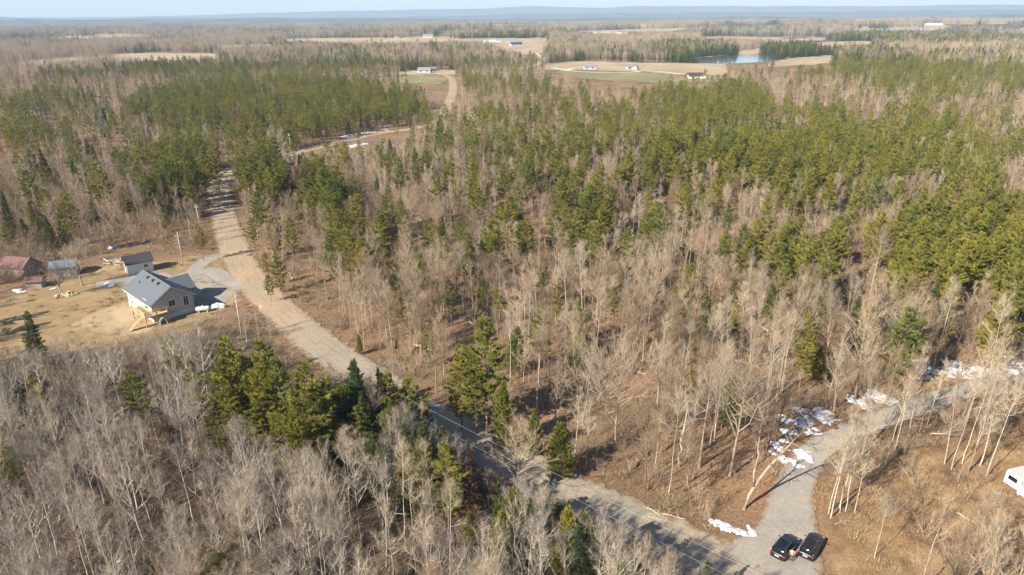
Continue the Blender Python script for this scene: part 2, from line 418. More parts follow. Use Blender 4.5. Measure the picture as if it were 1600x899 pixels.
# skyline hills: several overlapping ridges, far off
def ridge(r0, r1, hfun, seed):
    A = np.linspace(rad(35), rad(145), 260); Vv = []; Tt = []; n = 9
    for i in range(n):
        t = i / (n - 1); r = r0 + (r1 - r0) * t
        for a in A: 
            x, y = r * math.cos(a), r * math.sin(a)
            hh = hfun(a) * math.sin(math.pi * min(t, .5)) ** 1.3 if t < .5 else hfun(a)
            Vv.append((x, y, -14 + hh))
    for i in range(n - 1):
        for k in range(len(A) - 1):
            a0 = i * len(A) + k; Tt += [(a0, a0 + 1, a0 + len(A)), (a0 + 1, a0 + len(A) + 1, a0 + len(A))]
    me = raw_mesh('hills', Vv, Tt, ['hill_forest'], smooth=True)
    tag(link('hills', me), kind='structure')
def nz(a, f, s): return float(fbm(np.array([a * f + s]), np.array([s * 1.7]), 4)[0])
ridge(6800, 9000, lambda a: 14 + 50 * nz(a, 13, 3.3) + 26 * sstep(rad(92), rad(112), a), 1)
ridge(9500, 12500, lambda a: 40 + 95 * nz(a, 9, 8.1) + 10 * sstep(rad(80), rad(70), a), 2)
_hx = [-600, -200, 200, 480, 640, 760, 830, 950, 1000, 1100, 1300, 1600, 2400]; _hy = [2, 1, 2, 7, 9, 10, 12.5, 9.5, 12, 11, 9, 8, 7]
def skyline(a): return 69 + 14.3 * (float(np.interp(800 + 1148 / math.tan(a), _hx, _hy)) + 2.2 * (nz(a, 22, 14.7) - .5))
ridge(13000, 17500, skyline, 3)

# ------------------------------------------------------------------ sheets laid on the ground
def ribbon(name, line, width, mat, z, taper=None, jit=.28, label=None, kind='structure', step=.9, zf=None):
    P = np.array(line); d = np.r_[0, np.cumsum(np.hypot(*(P[1:] - P[:-1]).T))]
    n = max(3, int(d[-1] / step)); s = np.linspace(0, d[-1], n)
    X = np.interp(s, d, P[:, 0]); Y = np.interp(s, d, P[:, 1])
    tx = np.gradient(X); ty = np.gradient(Y); l = np.hypot(tx, ty); nx, ny = -ty / l, tx / l
    us = np.array([-1, -.8, -.5, -.2, .2, .5, .8, 1.]); m = len(us)
    wv = np.full(n, width / 2.) if taper is None else np.interp(s, taper[0], taper[1]) / 2.
    Vv = []; across = []; along = []
    r = np.random.default_rng(len(name) * 13 + n)
    for k, u in enumerate(us):
        j = r.normal(0, jit, n) if abs(u) > .9 else 0
        off = u * wv + j
        zz = z + (0.05 * (1 - u * u)) * (1 if width > 5 else .5)
        Vv.append(np.c_[X + nx * off, Y + ny * off, np.full(n, zz)]); across += [u] * n; along += list(s)
    if zf is not None:
        for a in Vv: a[:, 2] += zf(a[:, 0], a[:, 1])
    Vv = np.vstack(Vv); T = []
    for k in range(m - 1):
        for i in range(n - 1):
            a0 = k * n + i; T += [(a0, a0 + 1, a0 + n), (a0 + 1, a0 + n + 1, a0 + n)]
    T = [(a, c, b) for a, b, c in T]
    me = raw_mesh(name, Vv, T, [mat], smooth=True)
    attr_f(me, 'across', across); attr_f(me, 'along', along)
    return tag(link(name, me), kind=kind)
def gridsheet(name, poly, mat, z, step=.8, rimw=3.):
    P = np.array(poly); x0, y0 = P.min(0) - 1; x1, y1 = P.max(0) + 1
    xs = np.arange(x0, x1, step); ys = np.arange(y0, y1, step)
    X, Y = np.meshgrid(xs, ys, indexing='ij'); ins = inpoly(X, Y, poly)
    D = segdist(X, Y, list(poly) + [poly[0]]) * np.where(ins, 1, -1)
    idx = -np.ones(X.shape, int); keep = ins; idx[keep] = np.arange(keep.sum())
    Vv = np.c_[X[keep], Y[keep], np.full(keep.sum(), z)]
    Vv[:, 2] += .02 * vnoise(Vv[:, 0] * .7, Vv[:, 1] * .7)
    c = keep[:-1, :-1] & keep[1:, :-1] & keep[:-1, 1:] & keep[1:, 1:]
    a, b, cc, d = idx[:-1, :-1][c], idx[1:, :-1][c], idx[1:, 1:][c], idx[:-1, 1:][c]
    T = np.vstack([np.c_[a, b, cc], np.c_[a, cc, d]])
    me = raw_mesh(name, Vv, T, [mat], smooth=True)
    attr_f(me, 'rim', np.clip(D[keep] / rimw, 0, 1))
    return tag(link(name, me), kind='structure')
def polysheet(name, poly_px, mat, z, sub=10, wob=1.2):
    P = []
    n = len(poly_px)
    for i in range(n):
        (xa, ya), (xb, yb) = poly_px[i], poly_px[(i + 1) % n]
        for t in np.linspace(0, 1, sub, endpoint=False):
            P.append((xa + (xb - xa) * t + random.gauss(0, wob * 3), ya + (yb - ya) * t + random.gauss(0, wob * .25)))
    pts = [g(x, y) for x, y in P]
    tri = tessellate_polygon([[Vector((p[0], p[1], 0)) for p in pts]])
    pts = np.array(pts); tri = np.array(tri)
    # keep everything on the rolling ground: densify once so that big fields follow it
    bm = bmesh.new(); vs = [bm.verts.new((p[0], p[1], 0)) for p in pts]
    for t in tri:
        try: bm.faces.new([vs[k] for k in t])
        except ValueError: pass
    bmesh.ops.subdivide_edges(bm, edges=bm.edges, cuts=3, use_grid_fill=True)
    for v in bm.verts: v.co.z = ground_z(v.co.x, v.co.y) + z
    for f in bm.faces:
        f.normal_update()
        if f.normal.z < 0: f.normal_flip()
    me = bpy.data.meshes.new(name); bm.to_mesh(me); bm.free(); me.materials.append(MAT[mat])
    return tag(link(name, me), kind='structure')

gridsheet('wood_floor_painted_shade', gp([(-200, 552), (60, 562), (160, 552), (250, 522), (330, 506), (420, 512), (500, 578), (580, 625), (650, 672), (800, 760), (950, 840), (1080, 899), (1150, 950), (700, 1300), (0, 1300), (-500, 900)]), 'litter_painted_shade', .012, 1.2, 5.)  # dark sheet carrying painted shade under the lower wood
gridsheet('yard', YARD, 'yard_grass', .02, .8, 4.)
gridsheet('clearing', CLEAR, 'dry_grass_clearing', .02, .7, 5.)
gridsheet('soil_patch', gp([(95, 515), (150, 486), (200, 470), (232, 500), (262, 500), (235, 520), (190, 528), (140, 520), (120, 512)]), 'bare_soil', .06, .6, 3.)
ribbon('yard_driveway', HDRIVE, 5.5, 'driveway_gravel', .07, jit=.2)
ribbon('yard_driveway', HDRIVE2, 4.2, 'driveway_gravel', .078, jit=.2)
gridsheet('yard_apron', gp([(285, 446), (300, 425), (345, 430), (372, 455), (350, 478), (318, 478), (290, 490), (262, 492)]), 'yard_gravel', .062, .6, 2.)
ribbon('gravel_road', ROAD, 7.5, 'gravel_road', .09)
dl = np.r_[0, np.cumsum(np.hypot(*(DRIVE[1:] - DRIVE[:-1]).T))]
ribbon('driveway', DRIVE, 4.4, 'driveway_gravel', .112, taper=([0, 3, 7, 12, 17, 24, 30, 200], [13, 10.5, 7.4, 5.8, 4.7, 4.2, 4.0, 3.9]), jit=.2, step=.6)
for mat, poly in FIELDS_PX: polysheet('field', poly, mat, .25 if poly[0][1] > 80 else .6)
polysheet('lake', LAKE_PX, 'lake_water', .35)
for ln in LANES_PX: ribbon('lane', catmull(gp(ln), 6), 6.5, 'lane_gravel', .5, step=8, jit=.5, zf=terr)

# ------------------------------------------------------------------ trees: numpy generators
def tubes(P0, P1, R0, R1, sides=3, phase=None):
    P0, P1 = np.asarray(P0, float), np.asarray(P1, float); n = len(P0)
    R0 = np.broadcast_to(R0, n); R1 = np.broadcast_to(R1, n)
    d = P1 - P0; d /= np.linalg.norm(d, axis=1, keepdims=True) + 1e-9
    up = np.where(np.abs(d[:, 2:3]) < .9, [[0, 0, 1.]], [[1., 0, 0]])
    a = np.cross(d, up); a /= np.linalg.norm(a, axis=1, keepdims=True); b = np.cross(d, a)
    V = []
    for P, R in ((P0, R0), (P1, R1)):
        for k in range(sides):
            t = 2 * math.pi * k / sides
            V.append(P + R[:, None] * (a * math.cos(t) + b * math.sin(t)))
    V = np.stack(V, 1).reshape(-1, 3); o = np.arange(n)[:, None] * 2 * sides; T = []
    for k in range(sides):
        k2 = (k + 1) % sides
        T.append(np.hstack([o + k, o + k2, o + sides + k2])); T.append(np.hstack([o + k, o + sides + k2, o + sides + k]))
    return V, np.vstack(T)
def blades(P, D, L, Wd, r):
    """thin triangles: base at P, pointing along D"""
    n = len(P); rnd = r.normal(size=(n, 3)); s = np.cross(D, rnd); s /= np.linalg.norm(s, axis=1, keepdims=True) + 1e-9
    L = np.broadcast_to(L, n)[:, None]; Wd = np.broadcast_to(Wd, n)[:, None]
    V = np.stack([P - s * Wd / 2, P + s * Wd / 2, P + D * L], 1).reshape(-1, 3)
    return V, np.arange(n * 3).reshape(-1, 3)
def cat(parts):
    V, T, o = [], [], 0
    for v, t in parts:
        V.append(v); T.append(t + o); o += len(v)
    return np.vstack(V), np.vstack(T)
def unit(v): return v / (np.linalg.norm(v, axis=-1, keepdims=True) + 1e-9)

def trunk_path(H_, r, wander, lean=0., n=9):
    z = np.linspace(0, 1, n); P = np.zeros((n, 3)); P[:, 2] = z * H_
    w = np.cumsum(r.normal(0, wander * H_ / n, (n, 2)), 0); w -= w[0]
    la = r.random() * 6.28
    P[:, 0] = w[:, 0] + math.cos(la) * lean * H_ * z ** 1.2; P[:, 1] = w[:, 1] + math.sin(la) * lean * H_ * z ** 1.2
    return P
def along(P, t):
    i = np.clip(t * (len(P) - 1), 0, len(P) - 1.001); k = i.astype(int); f = (i - k)[:, None]
    return P[k] * (1 - f) + P[k + 1] * f

def bare_tree(seed, H_=15., cb=.42, n1=18, spread=.16, fork=0, tw=1., detail=1., rbase=None, lean=.03, twig_up=.5, lo=34, hi=22):
    """returns (trunk V,T), (crown V,T)"""
    r = np.random.default_rng(seed)
    P = trunk_path(H_, r, .035, lean); r0 = rbase or .0095 * H_
    rad_ = r0 * (1 - np.linspace(0, 1, len(P)) ** 1.1 * .9); rad_[0] *= 1.25
    tr = [tubes(P[:-1], P[1:], rad_[:-1], rad_[1:], 6)]
    stems = [(P, rad_)]
    for f in range(fork):                                   # co-dominant stems
        t0 = r.uniform(.18, .45); b0 = along(P, np.array([t0]))[0]; a = r.random() * 6.28
        top = b0 + np.array([math.cos(a) * H_ * .17, math.sin(a) * H_ * .17, H_ * (1 - t0) * r.uniform(.75, .95)])
        q_ = np.linspace(0, 1, 7)[:, None]; Q = b0 * (1 - q_) + top * q_
        Q[:, :2] += (np.array([math.cos(a), math.sin(a)]) * H_ * .05) * np.sin(q_ * math.pi)
        Q[1:] += r.normal(0, .012 * H_, Q[1:].shape)
        rq = r0 * .62 * (1 - np.linspace(0, 1, 7) * .88)
        tr.append(tubes(Q[:-1], Q[1:], rq[:-1], rq[1:], 5)); stems.append((Q, rq))
    S0, S1, A0, A1 = [], [], [], []; lv2 = []
    for si, (P_, R_) in enumerate(stems):
        m = max(4, int(n1 * detail ** .5 * (1 if si == 0 else .6)))
        ts = np.sort(r.uniform(cb if si == 0 else .25, .985, m)); az0 = r.random() * 6.28
        for i, t in enumerate(ts):
            b = along(P_, np.array([t]))[0]; az = az0 + i * 2.4 + r.normal(0, .35)
            rel = (t - cb) / (1 - cb)
            L = H_ * spread * (1.25 - .75 * max(rel, 0)) * r.uniform(.65, 1.25)
            ang = rad(lo * 1.6 - (lo * 1.6 - hi) * rel + r.normal(0, 8))
            d = np.array([math.sin(ang) * math.cos(az), math.sin(ang) * math.sin(az), math.cos(ang)])
            pts = [b]; nseg = 5
            for k in range(nseg):
                d = unit(d + np.array([0, 0, .10]) + r.normal(0, .095, 3)); pts.append(pts[-1] + d * L / nseg * 1.25)
            pts = np.array(pts); rb = min(R_[min(int(t * (len(R_) - 1)), len(R_) - 1)] * .55, .0034 * H_) 
            rs = rb * (1 - np.linspace(0, 1, nseg + 1) * .85)
            S0.append(pts[:-1]); S1.append(pts[1:]); A0.append(rs[:-1]); A1.append(rs[1:])
            lv2.append((pts, L, rb))
    tB, tD, tL = [], [], []
    for pts, L, rb in lv2:
        m = max(3, int(round(r.uniform(5, 8) * detail ** .3)))
        ts = np.linspace(.22, .97, m)
        for t in ts:
            b = along(pts, np.array([t]))[0]; dd = unit(pts[min(int(t * (len(pts) - 1)) + 1, len(pts) - 1)] - pts[int(t * (len(pts) - 1))])
            d = unit(dd + r.normal(0, .48, 3) + np.array([0, 0, .28])); l2 = L * r.uniform(.28, .5) * (1.15 - .5 * t)
            q2 = [b]
            for k in range(2): d = unit(d + r.normal(0, .16, 3) + np.array([0, 0, .10])); q2.append(q2[-1] + d * l2 / 2)
            q2 = np.array(q2); rs = np.array([rb * .42, rb * .3, rb * .16]) + .004
            S0.append(q2[:-1]); S1.append(q2[1:]); A0.append(rs[:-1]); A1.append(rs[1:])
            nt = max(3, int(7 * detail)); tt = r.uniform(.15, 1., nt)
            tB.append(along(q2, tt)); tD.append(unit(np.tile(d, (nt, 1)) + r.normal(0, .42, (nt, 3)) + [0, 0, .22 * twig_up * 2])); tL.append(r.uniform(.5, 1.15, nt) * (.45 + .05 * H_ * .8) * .95)
        # twigs directly on the limb
        nt = max(2, int(5 * detail)); tt = r.uniform(.3, 1, nt); d = unit(pts[-1] - pts[0])
        tB.append(along(pts, tt)); tD.append(unit(np.tile(d, (nt, 1)) + r.normal(0, .45, (nt, 3)))); tL.append(r.uniform(.5, 1.1, nt))
    crown = [tubes(np.vstack(S0), np.vstack(S1), np.hstack(A0), np.hstack(A1), 3)]
    tB, tD, tL = np.vstack(tB), np.vstack(tD), np.hstack(tL)
    crown.append(blades(tB, tD, tL, .017 * tw / detail ** .5, r))
    k = max(1, int(round(3 * detail)))
    B2 = np.repeat(tB, k, 0) + np.repeat(tD * tL[:, None], k, 0) * r.uniform(.2, .9, (len(tB) * k, 1))
    D2 = unit(np.repeat(tD, k, 0) + r.normal(0, .5, (len(tB) * k, 3)) + [0, 0, .15])
    crown.append(blades(B2, D2, np.repeat(tL, k) * r.uniform(.35, .7, len(B2)), .0095 * tw / detail ** .5, r))
    return cat(tr), crown[0], cat(crown[1:])

def conifer(seed, H_=15., cb=.3, prof='pine', R=2.4, whorl=.55, nb=5, tuft=10, bl=.36, bw=.078, nbl=10, detail=1., rise=18, dead_low=True):
    r = np.random.default_rng(seed)
    P = trunk_path(H_, r, .012, .012); r0 = .0105 * H_
    rad_ = r0 * (1 - np.linspace(0, 1, len(P)) * .93); rad_[0] *= 1.2
    tr = [tubes(P[:-1], P[1:], rad_[:-1], rad_[1:], 6)]
    S0, S1, A0, A1, TB, TD = [], [], [], [], [], []
    z = cb * H_; wi = 0; az0 = r.random() * 6.28
    lop = r.uniform(.75, 1.15, 8)
    while z < H_ * .985:
        t = z / H_; rel = (t - cb) / (1 - cb)
        if prof == 'pine': shape = (.55 + .9 * rel if rel < .35 else .865 * (1 - (rel - .35) / .68) ** .75 + .06) * r.uniform(.7, 1.15)
        elif prof == 'cone': shape = (1 - rel) ** .9 * 1. + .04
        else: shape = (.75 + .5 * rel if rel < .3 else .9 * (1 - (rel - .3) / .72) ** .65) + .05
        for i in range(nb):
            if prof == 'pine' and r.random() < .14: continue
            az = az0 + wi * 1.1 + i * 6.283 / nb + r.normal(0, .22)
            L = R * shape * r.uniform(.72, 1.18) * (lop[int((az % 6.283) / 6.284 * 8)] if prof == 'pine' else 1)
            if L < .15: L = .15
            el = rad(rise * (.35 + 1.5 * rel) + r.normal(0, 7)) if prof != 'cone' else rad(-14 + 40 * rel + r.normal(0, 6))
            d = np.array([math.cos(el) * math.cos(az), math.cos(el) * math.sin(az), math.sin(el)])
            b = along(P, np.array([t]))[0]; n = 4; pts = [b]
            for k in range(n - 1):
                d = unit(d + [0, 0, .07 if prof != 'cone' else -.02] + r.normal(0, .06, 3)); pts.append(pts[-1] + d * L / (n - 1))
            pts = np.array(pts); rb = .006 * L + .012
            S0.append(pts[:-1]); S1.append(pts[1:]); rs = rb * (1 - np.linspace(0, 1, n) * .8); A0.append(rs[:-1]); A1.append(rs[1:])
            nt = max(2, int(L * tuft * detail)); tt = r.uniform(.30 if prof == 'pine' else .18, 1.02, nt) ** .8
            pb = along(pts, np.clip(tt, 0, 1)); side = unit(np.cross(d, [0, 0, 1.]))
            off = r.uniform(-1, 1, nt)[:, None] * side * (.12 + .24 * L * (1.05 - tt))[:, None]
            pb = pb + off + np.c_[np.zeros(nt), np.zeros(nt), r.normal(.02, .07, nt)]
            out = unit(d + off * .9 / (.3 + np.linalg.norm(off, axis=1, keepdims=True)))
            TB.append(pb); TD.append(out)
        z += whorl * r.uniform(.75, 1.25); wi += 1
    TB, TD = np.vstack(TB), np.vstack(TD)
    k = nbl; B = np.repeat(TB, k, 0) + r.normal(0, .05, (len(TB) * k, 3))
    updir = {'pine': .42, 'cone': .02, 'cedar': .75}[prof]
    D = unit(np.repeat(TD, k, 0) * .8 + r.normal(0, .5, (len(B), 3)) + [0, 0, updir])
    V1 = blades(B - D * bl * .3, D, r.uniform(.7, 1.25, len(B)) * bl / detail ** .4, bw / detail ** .55, r)
    # dead lower twigs of a forest pine
    if dead_low and prof == 'pine' and detail >= 1:
        n = 26; tz = r.uniform(.12, cb + .1, n); b = along(P, tz); az = r.random(n) * 6.28
        d = unit(np.c_[np.cos(az), np.sin(az), r.uniform(-.1, .25, n)]); L = r.uniform(.5, 1.6, n)
        tr.append(tubes(b, b + d * L[:, None], .016, .004, 3))
    if detail >= .5: tr.append(tubes(np.vstack(S0), np.vstack(S1), np.hstack(A0), np.hstack(A1), 3))
    return cat(tr), None, V1

def shrub(seed, H_=2.4, n=11, spread=.45, detail=1., tw=1.):
    r = np.random.default_rng(seed); S0, S1, A0, A1 = [], [], [], []; tB, tD, tL = [], [], []
    for i in range(n):
        az = r.random() * 6.28; tilt = r.uniform(.1, spread * 1.5); h = H_ * r.uniform(.55, 1.05)
        d = unit(np.array([math.cos(az) * tilt, math.sin(az) * tilt, 1.])); b = np.array([math.cos(az), math.sin(az), 0]) * r.uniform(0, .3) * H_ * .4
        pts = [b]
        for k in range(4): d = unit(d + r.normal(0, .14, 3)); pts.append(pts[-1] + d * h / 4)
        pts = np.array(pts); rs = .013 * (1 - np.linspace(0, 1, 5) * .8) * (.6 + .2 * H_)
        S0.append(pts[:-1]); S1.append(pts[1:]); A0.append(rs[:-1]); A1.append(rs[1:])
        nt = int(16 * detail); tt = r.uniform(.2, 1, nt); tB.append(along(pts, tt)); tD.append(unit(np.tile(d, (nt, 1)) + r.normal(0, .5, (nt, 3)))); tL.append(r.uniform(.25, .6, nt) * H_ * .42)
    c = [tubes(np.vstack(S0), np.vstack(S1), np.hstack(A0), np.hstack(A1), 3)]
    tB, tD, tL = np.vstack(tB), np.vstack(tD), np.hstack(tL)
    c.append(blades(tB, tD, tL, .018 * tw, r)); k = 3
    B2 = np.repeat(tB + tD * tL[:, None] * .5, k, 0); D2 = unit(np.repeat(tD, k, 0) + r.normal(0, .5, (len(B2), 3)))
    c.append(blades(B2, D2, np.repeat(tL, k) * .6, .012 * tw, r))
    return cat(c)

class Kind:
    """one kind of tree: variants with trunk and crown meshes, plus coarser meshes for far off"""
    def __init__(s, name, cat_, bm_, cm_): s.name, s.cat, s.bm, s.cm = name, cat_, bm_, cm_; s.var = []; s.far = []; s.pts = []
    def add(s, gen, H_, far=None):
        tr, li, cr = gen
        V, T = cat([li, cr]) if li else cr
        cm = raw_mesh('crown', V, T, [s.bm, s.cm], np.r_[np.zeros(len(T) - len(cr[1])), np.ones(len(cr[1]))])
        s.var.append((raw_mesh('trunk', *tr, [s.bm], smooth=True), cm, H_, joined(s.name, tr, li, cr, s.bm, s.cm)))
        if far: s.far.append(joined(s.name, *far, s.bm, s.cm))
def joined(name, tr, li, cr, bm_, cm_):
    V, T = cat([tr] + ([li] if li else []) + [cr]); me = raw_mesh(name, V, T, [bm_, cm_], np.r_[np.zeros(len(T) - len(cr[1])), np.ones(len(cr[1]))])
    return bpy.data.objects.new('source_' + name, me)          # linked to no collection: only instanced

K = {}
k = K['bare'] = Kind('bare_tree', 'bare tree', 'bark_grey', 'twig_grey')
for i in range(9):
    Hh = (14, 15.5, 13, 16.5, 14.5, 15, 12, 16, 11)[i]; a = dict(H_=Hh, cb=(.38, .5, .33, .55, .45, .4, .25, .6, .2)[i], n1=(20, 17, 20, 16, 18, 19, 22, 10, 18)[i], spread=(.20, .17, .23, .16, .19, .22, .17, .20, .26)[i], fork=(0, 0, 1, 0, 1, 2, 0, 0, 3)[i], lean=(.03, .03, .05, .02, .04, .03, .08, .06, .05)[i], tw=.85)
    k.add(bare_tree(100 + i, **a), Hh, bare_tree(100 + i, **{**a, 'detail': .35, 'tw': 1.5}))
k = K['fan'] = Kind('bare_tree', 'bare tree', 'bark_silver', 'twig_ash')
for i in range(6):
    Hh = (11, 12, 10, 12.5, 11, 10.5)[i]; a = dict(H_=Hh, cb=(.28, .35, .25, .4, .3, .3)[i], n1=(15, 14, 16, 14, 15, 15)[i], spread=(.27, .24, .30, .23, .28, .26)[i], fork=(1, 0, 2, 0, 1, 2)[i], lo=31, hi=16, rbase=.10, tw=.85)
    k.add(bare_tree(160 + i, **a), Hh, bare_tree(160 + i, **{**a, 'detail': .35, 'tw': 1.5}))
k = K['brown'] = Kind('bare_tree', 'bare tree', 'bark_brown', 'twig_brown')
for i in range(4):
    Hh = (13, 14, 12, 15)[i]; a = dict(H_=Hh, cb=(.35, .45, .3, .4)[i], n1=20, spread=(.18, .14, .20, .15)[i], fork=(0, 0, 1, 1)[i])
    k.add(bare_tree(140 + i, **a), Hh, bare_tree(140 + i, **{**a, 'detail': .35, 'tw': 1.5}))
k = K['birch'] = Kind('birch_tree', 'birch tree', 'bark_pale', 'twig_pale')
for i in range(5):
    Hh = (15, 16, 13.5, 17, 14)[i]; a = dict(H_=Hh, cb=(.45, .55, .4, .6, .5)[i], n1=(15, 13, 16, 13, 14)[i], spread=(.12, .10, .14, .11, .13)[i], rbase=.085, lean=.05)
    k.add(bare_tree(180 + i, **a), Hh, bare_tree(180 + i, **{**a, 'detail': .35, 'tw': 1.5}))
k = K['sapling'] = Kind('sapling', 'sapling', 'bark_grey', 'twig_brown')
for i in range(5):
    Hh = (6, 7, 5, 8, 6.5)[i]; k.add(bare_tree(220 + i, H_=Hh, cb=.25, n1=9, spread=.16, rbase=.04, lean=.06, detail=.6, tw=.9), Hh)
k = K['pine'] = Kind('pine_tree', 'pine tree', 'bark_conifer', 'pine_needles')
for i in range(6):
    Hh = (15, 16, 13, 17, 14, 11)[i]; a = dict(H_=Hh, cb=(.3, .38, .22, .42, .3, .15)[i], R=(3.7, 3.4, 3.8, 3.5, 3.9, 3.0)[i])
    k.add(conifer(300 + i, **a), Hh, conifer(300 + i, **{**a, 'detail': .3, 'whorl': .8}))
k = K['cedar'] = Kind('cedar_tree', 'cedar tree', 'bark_conifer', 'cedar_sprays')
for i in range(4):
    Hh = (9, 10, 8, 11)[i]; a = dict(H_=Hh, cb=.07, prof='cedar', R=(2.0, 1.8, 2.4, 2.2)[i], whorl=.32, nb=6, tuft=9, bl=.30, bw=.085, nbl=6, rise=32)
    k.add(conifer(340 + i, **a), Hh, conifer(340 + i, **{**a, 'detail': .3, 'whorl': .55}))
k = K['spruce'] = Kind('spruce_tree', 'spruce tree', 'bark_conifer', 'spruce_needles')
for i in range(4):
    Hh = (12, 14, 10, 15)[i]; a = dict(H_=Hh, cb=.08, prof='cone', R=(2.5, 2.6, 2.4, 2.8)[i], whorl=.36, nb=6, tuft=8, bl=.33, bw=.095, nbl=6)
    k.add(conifer(370 + i, **a), Hh, conifer(370 + i, **{**a, 'detail': .3, 'whorl': .6}))
k = K['rusty'] = Kind('dead_conifer', 'dead tree', 'bark_conifer', 'rusty_needles')
k.add(conifer(390, H_=11, cb=.25, prof='cone', R=1.5, whorl=.5, nb=5, tuft=3.5, bl=.3, bw=.09), 11)
k = K['spreading'] = Kind('spreading_tree', 'bare tree', 'bark_grey', 'twig_grey')
k.add(bare_tree(401, H_=15, cb=.42, n1=22, spread=.30, fork=4, rbase=.17, lo=36, hi=18, tw=.9), 15)
k.add(bare_tree(402, H_=19, cb=.38, n1=24, spread=.26, fork=3, rbase=.20, lo=40, hi=20, tw=.9), 19)
k.add(bare_tree(403, H_=10, cb=.3, n1=18, spread=.28, fork=3, rbase=.20, lo=40, hi=22), 10)
k.add(bare_tree(404, H_=11, cb=.35, n1=22, spread=.26, fork=1, rbase=.14, lo=46, hi=26), 11)
SHRUBS = [bpy.data.objects.new('source_shrub', raw_mesh('shrub', *shrub(500 + i, (1.8, 2.6, 3.4, 2.2, 1.3)[i]), [('twig_brown', 'twig_grey', 'twig_grey', 'twig_brown', 'twig_brown')[i]])) for i in range(5)]

# ------------------------------------------------------------------ where they stand
LOWER_PX = [(-300, 548), (60, 556), (160, 545), (250, 515), (330, 500), (420, 500), (510, 575), (590, 622), (650, 662), (800, 748), (960, 832), (1110, 899), (1200, 960), (-300, 1200)]
LOWER = gp(LOWER_PX)
OPEN_PX = [  # ground with nothing taller than brush
    [(448, 264), (560, 252), (655, 226), (660, 197), (560, 212), (450, 238)],
    [(0, 420), (60, 395), (190, 380), (290, 378), (310, 395), (240, 410), (150, 420), (60, 446), (0, 466)],
    [(1120, 850), (1180, 780), (1240, 700), (1330, 655), (1420, 625), (1600, 560), (1600, 600), (1420, 650), (1280, 720), (1240, 860)],
]
OPEN = [gp(p) for p in OPEN_PX]
CONZ = [(450, 165, 245, 45, 1.2), (90, 185, 115, 50, .36), (275, 258, 75, 44, 1.0), (360, 240, 40, 25, 1.2), (130, 268, 130, 50, .14), (405, 262, 38, 50, .6), (512, 300, 40, 75, .5),
        (1290, 225, 340, 62, .60), (900, 205, 230, 48, .42), (1020, 300, 330, 60, .34), (1400, 300, 220, 60, .35), (1100, 152, 110, 30, .7), (790, 130, 90, 14, .3), (1510, 400, 120, 110, .62),
        (1330, 95, 150, 22, .7), (1500, 115, 150, 40, .5), (1440, 58, 200, 13, .85), (1250, 76, 70, 12, .95), (1080, 76, 85, 13, .8), (960, 82, 170, 14, .35),
        (640, 85, 210, 22, .35), (480, 97, 130, 15, .45), (300, 106, 130, 10, .65), (690, 380, 170, 70, .26), (950, 340, 140, 70, .24), (1190, 370, 90, 60, .28),
        (1120, 500, 70, 40, .15)]
FIELD_POLYS = [p for _, p in FIELDS_PX] + [LAKE_PX]
LANE_W = [np.array(gp(l)) for l in LANES_PX]

def scatter(r0, r1, step, amin=rad(40), amax=rad(140)):
    x = np.arange(-r1 * .95, r1 * .95, step); y = np.arange(max(20, r0 * .6), r1, step)
    X, Y = np.meshgrid(x, y); X = X.ravel() + rng.uniform(-.5, .5, X.size) * step; Y = Y.ravel() + rng.uniform(-.5, .5, Y.size) * step
    r = np.hypot(X, Y); a = np.arctan2(Y, X); m = (r >= r0) & (r < r1) & (a > amin) & (a < amax)
    X, Y = X[m], Y[m]
    u, v = proj(np.c_[X, Y, np.full(len(X), 8.)])
    m = (u > -260) & (u < 1860) & (v < 1250); return X[m], Y[m]
def clear_mask(X, Y, h, shrub_=False):
    """True where something of height h may stand"""
    ok = np.ones(len(X), bool)
    near = np.hypot(X, Y) < 460
    dr = segdist(X, Y, ROAD)
    ok &= dr > np.where(near, 4.9 + (.4 if shrub_ else 1.2) * rng.random(len(X)), 9.)
    ok &= segdist(X, Y, DRIVE) > 2.6 + np.where(np.hypot(X - 30, Y - 58) < 12, 4., .3)
    for l in (HDRIVE, HDRIVE2): ok &= segdist(X, Y, l) > 4
    ok &= ~inpoly(X, Y, YARD)
    ok &= np.hypot(X - HOUSE_C[0], Y - HOUSE_C[1]) > 11
    for l in LANE_W: ok &= segdist(X, Y, l) > 9
    uv0 = proj(np.c_[X, Y, terr(X, Y)]); uv1 = proj(np.c_[X, Y, terr(X, Y) + h]); uvm = proj(np.c_[X, Y, terr(X, Y) + h * .55])
    far = np.hypot(X, Y) > 380
    for p in FIELD_POLYS:
        ok &= ~(far & (inpoly(*uv0, p) | inpoly(*uv1, p) | inpoly(*uvm, p)))
    return ok
